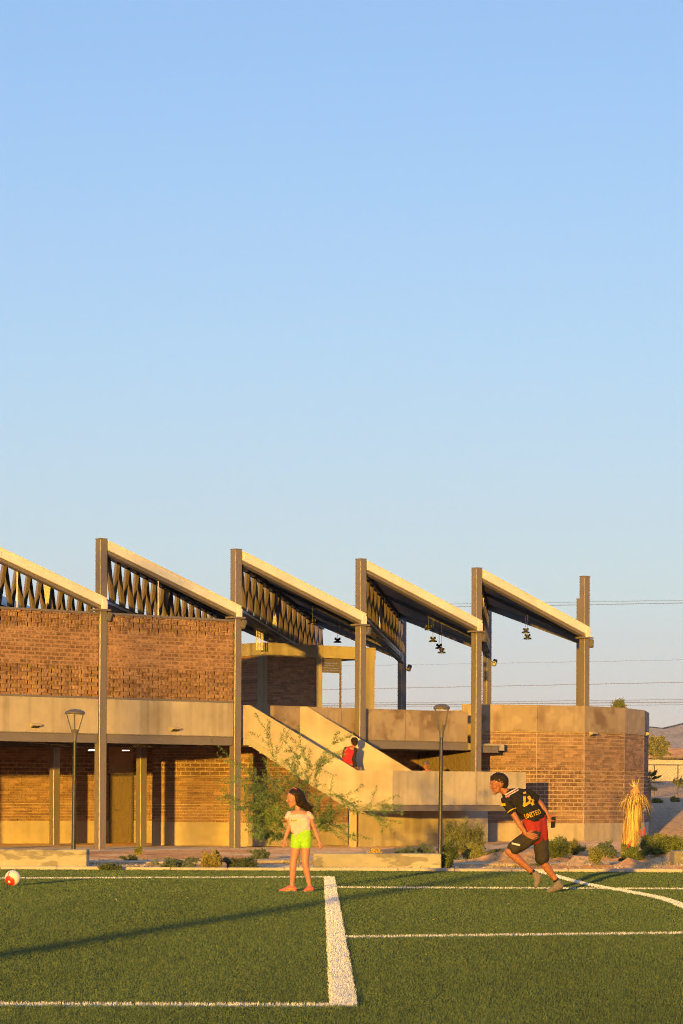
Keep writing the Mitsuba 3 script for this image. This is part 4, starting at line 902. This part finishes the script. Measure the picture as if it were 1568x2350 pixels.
def hand_parts(w, d, palm, s, curl, thumb):
    """palm, four fingers and a thumb: w wrist, d towards the fingers, palm = normal of the palm, thumb = +1 or -1 side, s = hand length"""
    d = unit(d); pn = unit(palm-d*np.dot(palm, d)); a = np.cross(d, pn)*thumb
    L = [hull((w, .13*s), (w+d*.22*s+a*.12*s, .12*s), (w+d*.22*s-a*.12*s, .11*s)), hull((w+d*.2*s+a*.13*s, .11*s), (w+d*.2*s-a*.13*s, .10*s), (w+d*.46*s+a*.17*s, .085*s), (w+d*.44*s-a*.16*s, .08*s))]
    for j, (o, ln) in enumerate(zip((.18, .06, -.06, -.17), (.44, .50, .46, .36))):
        p = w+d*(.47-.02*abs(j-1))*s+a*o*s; ang = .25*curl; pts = [p]
        for t in (.45, .32, .23):
            dd = d*math.cos(ang)+pn*math.sin(ang)+a*o*.12; pts.append(pts[-1]+unit(dd)*ln*s*t); ang += curl*(.75+.08*j)
        L += chain(pts, [.066*s, .060*s, .052*s, .042*s])
    p = w+d*.12*s+a*.14*s; t1 = p+unit(d*.62+a*.7+pn*.3)*.26*s; t2 = t1+unit(d*.85+a*.15+pn*(.2+.5*curl))*.2*s; t3 = t2+unit(d*.9-a*.1*curl+pn*(.2+.6*curl))*.16*s
    L += chain([p, t1, t2, t3], [.10*s, .075*s, .066*s, .05*s])
    return L
def skin_mat(n, c): return mat(n, lambda p, nn, uv: mi.Color3f(c)*(.92+.16*noise(p.x*30, p.y*30, p.z*30)), .55, .35)
def cloth_mat(n, c, bump=.004):
    return mat(n, lambda p, nn, uv: mi.Color3f(c)*(.85+.25*fbm(p.x*14, p.y*14, p.z*9)), .85, .15, bump=lambda p, nn, uv: fbm(p.x*11+p.z*5, p.y*11, p.z*8-p.x*4, 2), bscale=bump)
M_SKIN, M_SKIN2 = skin_mat('skin_light', (.40, .185, .115)), skin_mat('skin_tan', (.31, .115, .058))
M_EYEW, M_BLACKC, M_LIP = mat('eye_white', (.6, .55, .5), .3, .5), mat('black_plastic', (.012, .012, .013), .35, .5), mat('lips', (.38, .13, .10), .5, .3)
M_HAIR = mat('black_hair', lambda p, n, uv: mi.Color3f(.022, .014, .010)*(.6+.8*noise(p.x*90+p.z*40, p.y*90, p.z*12)), .55, .15)
M_PEACH, M_LIME, M_CORAL = cloth_mat('peach_cotton', (.66, .43, .40), .012), cloth_mat('lime_cotton', (.30, .56, .03), .008), mat('coral_shoe', (.75, .12, .09), .5, .4)
M_YEL = mat('yellow_print', (.58, .33, .02), .7, .2); M_JERS, M_REDC, M_SHORT = cloth_mat('black_jersey', (.020, .017, .016), .012), cloth_mat('red_cloth', (.30, .028, .022), .010), cloth_mat('brown_black_shorts', (.040, .032, .026), .010)
M_SHOEG, M_SOLE, M_PRINT = mat('grey_shoe', (.16, .13, .11), .7, .3), mat('sole', (.62, .45, .38), .7, .2), mat('pale_print', (.50, .47, .42), .7, .2)
M_REDS, M_SLEEVE, M_JEAN, M_GREENC, M_CAP = cloth_mat('red_shirt', (.55, .022, .035), .008), cloth_mat('dark_sleeve', (.035, .022, .018), .006), cloth_mat('jeans', (.045, .055, .085), .006), cloth_mat('green_shirt', (.02, .22, .12), .006), mat('grey_cap', (.12, .09, .08), .8, .2)
def front_y(mesh):
    """from the jersey's surface: the depth of its camera side at (x, z)"""
    v = mesh.vertices; fn = mesh.vertex_normals; ok = fn[:, 1] < -.12
    t = cKDTree(v[ok][:, [0, 2]]); vv = v[ok]
    def f(xz):
        d, i = t.query(xz, k=14); w = 1/(d+3e-3); return (vv[i][:, :, 1]*w).sum(1)/w.sum(1)
    return f
def decal(m, fy, o, ex, ez, lift=.007):
    """flat shape m (in x, y) laid on the surface at o = (x, z), its x along ex and its y along ez"""
    m = m.copy(); m = m.subdivide().subdivide() if len(m.faces) < 4000 else m
    v = m.vertices; xz = np.asarray(o)+v[:, :1]*np.asarray(ex)+v[:, 1:2]*np.asarray(ez)
    y = fy(xz); m.vertices = np.stack([xz[:, 0], y-lift*(v[:, 2] > v[:, 2].mean())+.002*(v[:, 2] <= v[:, 2].mean()), xz[:, 1]], 1)
    return m
def world(m, o): m = m.copy(); m.apply_translation(o); return m
# ---- the girl
k = thing('person', 'girl in peach top, lime green shorts and coral shoes standing on the pitch', 'person'); GIRL = k
o = G(690.8, 2046.8); o[2] = .004; sc = .000688
def q_(x, y, d=0.0): return v3((x-620)*sc, d, (2190-y)*sc)
hc = q_(487, 335); HH = .255; f = v3(-.955, -.28, -.06)
hp, hq = head_parts(hc, HH, f, UP, False)
sh = [q_(372, 650, -.005), q_(772, 648, .01)]; el = [q_(385, 890, -.02), q_(882, 930, .03)]; wr = [q_(292, 1165, -.05), q_(988, 1205, -.01)]
hips = [q_(535, 1200), q_(712, 1195, .01)]; kn = [q_(465, 1610, -.02), q_(700, 1610, -.015)]; an = [q_(445, 2055, .01), q_(790, 2060, .015)]
body = hp+[hull((q_(545, 470, .02), .040), (q_(555, 600, .015), .045)), hull((sh[0]+v3(.03, 0, .0), .040), (q_(570, 620), .055), (sh[1]-v3(.03, 0, 0), .040)), hull((q_(480, 740), .068), (q_(670, 740), .068), (q_(520, 960), .062), (q_(690, 960), .062)), hull((q_(520, 960), .062), (q_(690, 960), .062), (q_(535, 1150), .075), (q_(712, 1150), .075))]
for i in (0, 1):
    body += chain([sh[i], (sh[i]+el[i])/2, el[i], el[i]*.6+wr[i]*.4, wr[i]], [.036, .032, .027, .028, .019])
    body += chain([hips[i], hips[i]*.5+kn[i]*.5, kn[i], kn[i]*.68+an[i]*.32, an[i]*.8+kn[i]*.2, an[i]], [.076, .062, .046, .047, .034, .030])
    body.append(hull((an[i], .03), (an[i]-v3(0, .0, .05), .03)))
body += hand_parts(wr[0], q_(255, 1290, -.07)-wr[0], v3(.7, .5, .2), .125, .55, 1)+hand_parts(wr[1], q_(1035, 1330, -.02)-wr[1], v3(-.55, .8, 0), .125, 1.25, -1)
add('body', world(flesh(body, .0055), o), M_SKIN, k, smooth=True); face_bits(k, lambda a, b, c: hq(a, b, c)+o, HH)
top = [hull((sh[0]+v3(.035, 0, -.03), .048), (sh[1]-v3(.035, 0, -.0)-v3(0, 0, .03), .048), (q_(570, 700, -.012), .062)), hull((q_(470, 760, -.004), .080), (q_(680, 760, .0), .080), (q_(515, 960), .074), (q_(690, 940), .074)),
       hull((q_(515, 950), .074), (q_(690, 930), .076), (q_(545, 1000, -.006), .066), (q_(700, 925, .004), .076)), hull((q_(520, 1040, -.055), .024), (q_(500, 1000, -.05), .03), (q_(560, 1010, -.05), .03)), hull((q_(505, 1060, -.075), .014), (q_(520, 1125, -.08), .010))]
for i, e in ((0, q_(352, 712, -.01)), (1, q_(812, 712, .02))): top.append(hull((sh[i]+v3(.01-.02*i, 0, .005), .042), (sh[i]*.4+e*.6, .040), (e, .041)))
tm_ = flesh(top, .006, 10); qv = tm_.vertices; tm_.vertices = qv+tm_.vertex_normals*(.0024*np.sin(qv[:, 0]*40-qv[:, 2]*52+3*meshkit.noise(qv*6)))[:, None]; add('top', world(tm_, o), M_PEACH, k, smooth=True)
sho = [hull((q_(540, 1010, .004), .074), (q_(700, 1000, .008), .078), (q_(535, 1150), .084), (q_(712, 1150, .008), .086))]
for i in (0, 1): sho.append(hull((hips[i]+v3(0, 0, .02), .083), (hips[i]*.82+kn[i]*.18, .078)))
sm_ = flesh(sho, .007, 8); qv = sm_.vertices; sm_.vertices = qv+sm_.vertex_normals*(.0016*np.sin(qv[:, 2]*110+qv[:, 0]*30+3*meshkit.noise(qv*7)))[:, None]
add('shorts', world(sm_, o), M_LIME, k, smooth=True)
for i, (toe, heel) in enumerate(((q_(215, 2168, -.02), q_(488, 2140, .01)), (q_(700, 2165, -.07), q_(830, 2140, .03)))):
    ss = [hull((heel, .034), (an[i]-v3(.0, 0, .03), .036), ((heel+toe)/2+v3(0, 0, .012), .032)), hull(((heel+toe)/2+v3(0, 0, .004), .034), (toe+(heel-toe)*.25, .030), (toe, .018))]
    m = flesh(ss, .006, 6); m.vertices[:, 2] = np.maximum(m.vertices[:, 2], .004); sk = add('shoe', world(m, o), M_CORAL, k, smooth=True)
    so = flesh([hull((heel-v3(0, 0, .02), .030), ((heel+toe)/2-v3(0, 0, .012), .032), (toe-v3(0, 0, .002), .018))], .006, 3); so.vertices[:, 2] = np.clip(so.vertices[:, 2], .001, .013); add('sole', world(so, o), M_SOLE, sk)
    a, b2 = heel*.75+toe*.25, heel*.3+toe*.7; pl = sg.Polygon([(0, .012), (.03, -.004), (.085, .018), (.035, .012)]); mk = trimesh.creation.extrude_polygon(pl, .004, engine='earcut')
    mk.vertices[:, 0] *= 1 if i == 0 else .8; add('shoe_mark', world(decal(mk, front_y(m), (a[0]-.045, .028), (1, 0), (0, 1)), o), M_YEL, sk)
hair = [hull((hq(-.14, 0, .16), .385*HH), (hq(-.02, 0, .20), .365*HH)), hull((hq(.14, .12, .34), .12*HH), (hq(.14, -.12, .34), .12*HH), (hq(-.1, 0, .3), .3*HH)), hull((hq(.10, -.30, .18), .07*HH), (hq(-.06, -.30, -.16), .12*HH), (hq(-.2, -.2, .0), .25*HH)), hull((hq(-.1, -.3, -.2), .10*HH), (hq(-.25, -.22, -.52), .10*HH), (hq(-.36, -.1, -.3), .2*HH)), hull((hq(-.22, 0, .10), .36*HH), (hq(-.30, 0, -.22), .30*HH)), hull((hq(-.05, .24, .12), .16*HH), (hq(-.12, .26, -.12), .14*HH)),
        hull((q_(600, 330, .02), .070), (q_(665, 440, .04), .060)), hull((q_(665, 440, .04), .060), (q_(755, 520, .05), .034)), hull((q_(755, 520, .05), .034), (q_(815, 640, .055), .009))]
hs = [flesh(hair, .007, 8)]; g = np.random.default_rng(3)
for j in range(80):
    a = q_(560+60*g.random(), 300+140*g.random(), .02+.05*g.random()); e = q_(760+115*g.random(), 500+160*g.random(), .03+.06*g.random()); mdl = (a+e)/2+v3(.012*g.normal(), 0, .012+.012*g.normal())
    hs.append(tube([a, mdl, e], [.006, .0055, .0022], 4))
add('hair', world(trimesh.util.concatenate(hs), o), M_HAIR, k, smooth=60)
add('flower_band', [world(sphere(hq(-.02+.02*math.sin(j*3), -.28+.07*j, .575-.8*(.07*j-.28)**2+.01*math.sin(j*5)), .007, 1), o) for j in range(9)], M_CORAL, k)
fy = front_y(tm_)
for j, (x, y) in enumerate(((432, 768), (474, 778), (517, 766))):
    pet = sg.Point(0, 0).buffer(.004)
    for t in range(8): pet = pet.union(sg.Point(.009*math.cos(t*.785), .009*math.sin(t*.785)).buffer(.0052))
    c0 = q_(x, y); add('flower_print', world(decal(trimesh.creation.extrude_polygon(pet, .002, engine='earcut'), fy, (c0[0], c0[2]), (1, 0), (0, 1)), o), M_YEL, k)
    add('flower_centre', world(decal(trimesh.creation.extrude_polygon(sg.Point(0, 0).buffer(.0058), .002, engine='earcut'), fy, (c0[0], c0[2]), (1, 0), (0, 1), .0095), o), M_BLACKC, k)
# ---- the running boy
k = thing('person', 'running boy in black jersey with yellow number, phone in hand', 'person')
o = G(1252, 2049.8); o[2] = .004; sc = .000786
def q_(x, y, d=0.0): return v3((x-1100)*sc, d, (2190-y)*sc)
hc = q_(268, 300, -.05); HH = .275; f = v3(-.97, -.16, -.16); hup = unit(v3(-.12, 0, 1))
hp, hq = head_parts(hc, HH, f, hup)
sh = [q_(405, 585, -.10), q_(815, 475, .07)]; el = [q_(590, 930, -.17), q_(1010, 620, .16)]; wr = [q_(745, 1165, -.19), q_(1150, 835, .13)]
hips = [q_(880, 1180, -.06), q_(1010, 1180, .06)]; kn = [q_(455, 1470, -.10), q_(1050, 1640, .02)]; an = [q_(880, 1835, -.04), q_(1300, 1975, .10)]
body = hp+[hull((q_(340, 380, -.03), .056), (q_(450, 480, -.01), .065)), hull((sh[0], .06), (q_(600, 520), .10), (sh[1], .06)), hull((q_(560, 580, -.05), .10), (q_(720, 540, .03), .10), (q_(820, 850, -.04), .095), (q_(920, 830, .04), .095)), hull((q_(820, 850, -.04), .095), (q_(920, 830, .04), .095), (q_(900, 1100, -.04), .090), (q_(1000, 1100, .04), .090))]
for i in (0, 1):
    body += chain([sh[i], (sh[i]+el[i])/2, el[i], el[i]*.65+wr[i]*.35, wr[i]], [.052, .045, .038, .040, .026])
    body += chain([hips[i], hips[i]*.5+kn[i]*.5, kn[i], kn[i]*.68+an[i]*.32, an[i]*.82+kn[i]*.18, an[i]], [.086, .078, .056, .058, .040, .036])
body += hand_parts(wr[0], q_(1000, 1245, -.17)-wr[0], v3(.25, .9, -.1), .185, .30, 1)+hand_parts(wr[1], q_(1232, 935, .10)-wr[1], v3(.55, -.75, .1), .165, .75, -1)
add('body', world(flesh(body, .0065), o), M_SKIN2, k, smooth=True); face_bits(k, lambda a, b, c: hq(a, b, c)+o, HH)
hr = flesh([hull((hq(-.14, 0, .18), .365*HH), (hq(.03, 0, .22), .345*HH)), hull((hq(-.20, 0, .14), .345*HH), (hq(-.24, 0, -.06), .25*HH)), hull((hq(.20, .1, .36), .13*HH), (hq(.20, -.1, .36), .13*HH), (hq(-.05, 0, .40), .2*HH))], .006, 6)
hr.vertices += hr.vertex_normals*(.016*(meshkit.noise(hr.vertices*90)-.5))[:, None]; add('hair', world(hr, o), M_HAIR, k, smooth=True)
j1 = [hull((sh[0]+v3(.02, 0, .0), .078), (q_(590, 500, -.0), .105), (sh[1]-v3(.01, 0, .0), .078)), hull((q_(430, 470, -.01), .075), (q_(560, 480), .085)), hull((q_(560, 590, -.05), .115), (q_(720, 550, .03), .115), (q_(815, 830, -.04), .112), (q_(915, 810, .04), .112)), hull((q_(815, 830, -.04), .112), (q_(915, 810, .04), .112), (q_(850, 890, -.04), .118), (q_(955, 860, .045), .118))]
for i, t in ((0, .48), (1, .50)): j1.append(hull((sh[i], .075), (sh[i]*(1-t)+el[i]*t, .068)))
jm = flesh(j1, .008, 10)
wv = np.sin(jm.vertices[:, 0]*55+jm.vertices[:, 2]*75+4*meshkit.noise(jm.vertices*9)); jm.vertices += jm.vertex_normals*(.0035*wv)[:, None]
jk = add('jersey', world(jm, o), M_JERS, k, smooth=True); fy = front_y(jm)
rot = lambda a: ((math.cos(a), math.sin(a)), (-math.sin(a), math.cos(a)))
ex, ez = rot(.33); ex2, ez2 = rot(.52)
n4 = meshkit.text_mesh('4', .205, .002, True); n4.apply_scale([1.15, 1, 1]); n4.apply_translation([-n4.bounds.mean(0)[0], -.1025, 0]); c0 = q_(765, 565)
add('number', world(decal(n4, fy, (c0[0], c0[2]), ex2, ez2), o), M_YEL, jk)
tx = meshkit.text_mesh('UNITED', .062, .002, True); tx.apply_scale([.235/np.ptp(tx.bounds[:, 0]), 1, 1]); tx.apply_translation([-tx.bounds.mean(0)[0], -.031, 0]); c0 = q_(862, 815)
add('lettering', world(decal(tx, fy, (c0[0], c0[2]), ex, ez), o), M_YEL, jk)
def patch(w, h, c, a, m, name, lift=.007):
    ex, ez = rot(a); t = trimesh.creation.box([w, h, .002]); t = t.subdivide().subdivide().subdivide(); c0 = q_(*c); add(name, world(decal(t, fy, (c0[0], c0[2]), ex, ez, lift), o), m, jk)
patch(.205, .042, (500, 440), .50, M_PRINT, 'shoulder_print'); patch(.19, .012, (505, 440), .50, M_REDC, 'shoulder_stripe', .0105); patch(.07, .022, (412, 515), .15, M_CORAL, 'shoulder_patch'); patch(.06, .035, (345, 655), .1, M_YEL, 'sleeve_badge')
cuff = sh[0]*.52+el[0]*.48; dn = unit(el[0]-sh[0]); add('sleeve_trim', world(tube([cuff, cuff+dn*.014], .0705, 18), o), M_YEL, jk)
red = [hull((q_(835, 930, -.04), .112), (q_(975, 900, .045), .112), (q_(870, 1170, -.05), .118), (q_(1010, 1170, .05), .112)), hull((q_(800, 1220, -.06), .112), (q_(1030, 1225, .05), .100))]
rm = flesh(red, .009, 6); rm.vertices += rm.vertex_normals*(.004*np.sin(rm.vertices[:, 0]*60+3*meshkit.noise(rm.vertices*8)))[:, None]; add('red_undershirt', world(rm, o), M_REDC, k, smooth=True)
s1 = [hull((hips[0]+v3(-.03, 0, 0), .116), (hips[1], .112)), hull((hips[0], .114), (hips[0]*.5+kn[0]*.5, .104), (hips[0]*.22+kn[0]*.78, .098)), hull((hips[1], .108), (hips[1]*.5+kn[1]*.5, .100), (hips[1]*.12+kn[1]*.88, .100))]
sm = flesh(s1, .009, 6); sm.vertices += sm.vertex_normals*(.004*np.sin(sm.vertices[:, 0]*50-sm.vertices[:, 2]*40+4*meshkit.noise(sm.vertices*8)))[:, None]; shk = add('shorts', world(sm, o), M_SHORT, k, smooth=True); fy = front_y(sm)
t = trimesh.creation.box([.115, .024, .002]).subdivide().subdivide().subdivide(); c0 = q_(568, 1340); ex, ez = rot(-.22); add('shorts_print', world(decal(t, fy, (c0[0], c0[2]), ex, ez), o), M_PRINT, shk)
for i, (toe, heel, up) in enumerate(((q_(925, 2075, -.05), q_(985, 1900, -.03), v3(-.5, 0, .4)), (q_(1150, 2165, .06), q_(1375, 2075, .10), UP))):
    add('sock', world(tube([an[i]*.93+kn[i]*.07, an[i]], [.041, .044], 12), o), M_BLACKC, k)
    m = flesh([hull((heel, .040), (an[i]+(heel-an[i])*.35, .044), ((heel+toe)/2, .042)), hull(((heel+toe)/2, .042), (toe*.75+heel*.25, .038), (toe, .026))], .006, 6)
    add('shoe', world(m, o), M_SHOEG, k, smooth=True)
    if i: add('stud', [world(sphere(heel*.9+toe*.1+v3(.005-.03*j, -.02+.02*(j % 2), -.042+.0-.012*j), .011, 1), o) for j in range(4)], M_LAMP, k)
pm = bevel_box((.068, .016, .15), .006); pm.apply_transform(frame(unit([.8, -.5, .1]), unit([.5, .8, 0]), unit([.05, 0, 1]), q_(1240, 960, .085)+o))
add('mobile_phone', pm, M_BLACKC, None, 'black phone held in the right hand of the running boy', 'phone')
# ---- the boy on the stair
k = thing('person', 'boy in a red shirt with dark sleeves on the stair', 'person')
Yb = 72.62; o = P(774.5, 1663.8, Yb); sc = .1647*Yb/F
def q_(x, y, d=0.0): return v3(x*sc, d, -y*sc)
hc = q_(235, 238, -.0); HH = .225; hp, hq = head_parts(hc, HH, v3(-.45, .88, -.1), UP)
sh = [q_(120, 335, .03), q_(248, 345, -.03)]; el = [q_(92, 440, .02), q_(225, 475, -.08)]; wr = [q_(120, 540, .15), q_(258, 575, -.02)]; hips = [q_(130, 575, -.04), q_(180, 580, .05)]; kn = [q_(95, 790, .15), q_(210, 790, -.02)]; an = [q_(130, 960, -.03), q_(220, 1000, -.03)]
body = hp+[hull((q_(228, 290, .0), .05), (q_(205, 330), .06)), hull((sh[0], .05), (q_(195, 330), .08), (sh[1], .05)), hull((q_(150, 380), .09), (q_(205, 380), .085), (q_(130, 560), .09), (q_(175, 565), .09))]
for i in (0, 1):
    body += chain([sh[i], el[i], wr[i]], [.048, .038, .026])+chain([hips[i], kn[i], an[i]], [.085, .055, .036])
    body += hand_parts(wr[i], v3(.1, .3, -.8), v3(-.3+.6*i, -.5, 0), .17, .5, 1-2*i)
add('body', world(flesh(body, .009), o), M_SKIN2, k, smooth=True)
hr = flesh([hull((hq(-.14, 0, .16), .39*HH), (hq(.04, 0, .19), .37*HH)), hull((hq(-.20, 0, .12), .36*HH), (hq(-.22, 0, -.16), .28*HH))], .008, 6); hr.vertices += hr.vertex_normals*(.02*(meshkit.noise(hr.vertices*70)-.5))[:, None]; add('hair', world(hr, o), M_HAIR, k, smooth=True)
add('shirt', world(flesh([hull((q_(160, 345, .01), .085), (q_(215, 330, -.0), .07), (q_(140, 390), .095)), hull((q_(145, 385), .108), (q_(205, 385, -.01), .10), (q_(118, 535, -.01), .100), (q_(172, 545, .01), .102))], .010, 8), o), M_REDS, k, smooth=True)
for i in (0, 1): add('sleeve', world(flesh(chain([sh[i], el[i], wr[i]*.95+el[i]*.05], [.062, .050, .036]), .010, 6), o), M_SLEEVE, k, smooth=True)
add('jeans', world(flesh([hull((hips[0], .10), (hips[1], .10))]+sum([chain([hips[i], kn[i], an[i]], [.098, .068, .05]) for i in (0, 1)], []), .012, 6), o), M_JEAN, k, smooth=True)
for i in (0, 1): add('shoe', world(flesh([hull((an[i]-UP*.05, .045), (an[i]+v3(-.08, .14, -.07), .035))], .012, 4), o), M_SHOEG, k, smooth=True)
# ---- the person behind the landing wall
k = thing('person', 'person in a green top and grey cap behind the landing wall', 'person')
Yg = 75.6; o = P(978, 1756, Yg); HH = .215
hp, hq = head_parts(v3(0, 0, 0), HH, v3(-.7, -.7, -.15), UP)
body = hp+[hull((v3(.02, 0, -.12), .048), (v3(.04, .02, -.18), .055)), hull((v3(-.10, -.02, -.20), .05), (v3(.04, .02, -.18), .07), (v3(.20, .06, -.19), .05)), hull((v3(.0, .02, -.3), .10), (v3(.1, .04, -.3), .10), (v3(.05, .03, -.6), .10))]
for e in (-1, 1): body += chain([v3(.05+.15*e, .02+.03*e, -.21), v3(.05+.19*e, -.02, -.42), v3(.05+.13*e, -.16, -.52)], [.048, .038, .027])+chain([v3(.05+.06*e, .03, -.62), v3(.05+.07*e, -.02, -.8), v3(.05+.07*e, .02, -.93)], [.08, .055, .04])
add('body', world(flesh(body, .010), o), M_SKIN2, k, smooth=True); face_bits(k, lambda a, b, c: hq(a, b, c)+o, HH)
add('green_top', world(flesh([hull((v3(-.11, -.02, -.215), .06), (v3(.04, .03, -.19), .075), (v3(.21, .06, -.205), .06)), hull((v3(-.02, .02, -.3), .115), (v3(.11, .04, -.3), .115), (v3(.05, .03, -.62), .115))], .012, 6), o), M_GREENC, k, smooth=True)
add('cap', world(flesh([hull((hq(-.12, 0, .18), .38*HH), (hq(.05, 0, .20), .37*HH)), hull((hq(.3, .12, .2), .05*HH), (hq(.3, -.12, .2), .05*HH), (hq(.62, 0, .16), .06*HH))], .010, 4), o), M_CAP, k, smooth=True)
add('trousers', world(flesh([hull((v3(-.02, .03, -.62), .10), (v3(.12, .03, -.62), .10))]+sum([chain([v3(.05+.06*e, .03, -.62), v3(.05+.07*e, -.02, -.8), v3(.05+.07*e, .02, -.93)], [.095, .07, .055]) for e in (-1, 1)], []), .014, 4), o), M_JEAN, k, smooth=True)
# ---- the ball
k = thing('football', 'red and white football lying on the pitch at the left edge', 'ball')
c = G(29, 2034.8); R = .112; c[2] = R+.012
ico = trimesh.creation.icosphere(4, 1.0); pent = trimesh.creation.icosphere(0, 1.0).vertices
red_axis = unit([-.35, -.75, -.45]); vv = ico.vertices
face_c = ico.triangles_center; fcn = face_c/np.linalg.norm(face_c, axis=1, keepdims=True)
near_ = fcn@red_axis
isred = (near_ > .72) & (near_ < .985) | ((np.abs((fcn@np.cross(red_axis, [0, 0, 1.]))-.1) < .07) & (near_ < .72) & (near_ > .1))
for nm, sel, mt, rr in (('panel', ~isred, mat('ball_white', (.74, .66, .55), .45, .4), R), ('red_panel', isred, mat('ball_red', (.62, .035, .03), .4, .4), R*1.004)):
    m = ico.submesh([np.nonzero(sel)[0]], append=True); m.apply_scale(rr); m.apply_translation(c); add(nm, m, mt, k, smooth=60)
# ------------------------------------------------------------------ evening haze
scene['haze_air'] = {'type': 'homogeneous', 'albedo': {'type': 'rgb', 'value': [.95, .95, .95]}, 'sigma_t': {'type': 'rgb', 'value': [.000022, .000028, .00004]}}
scene['haze'] = {'type': 'cube', 'to_world': S4().translate([0, 5000, 130]).scale([8500, 9500, 160]), 'bsdf': {'type': 'null'}, 'interior': {'type': 'ref', 'id': 'haze_air'}}
labels['haze'] = {'label': 'thin evening haze in the air over the plain', 'category': 'haze', 'kind': 'stuff'}
scene['camera']['medium'] = {'type': 'ref', 'id': 'haze_air'}
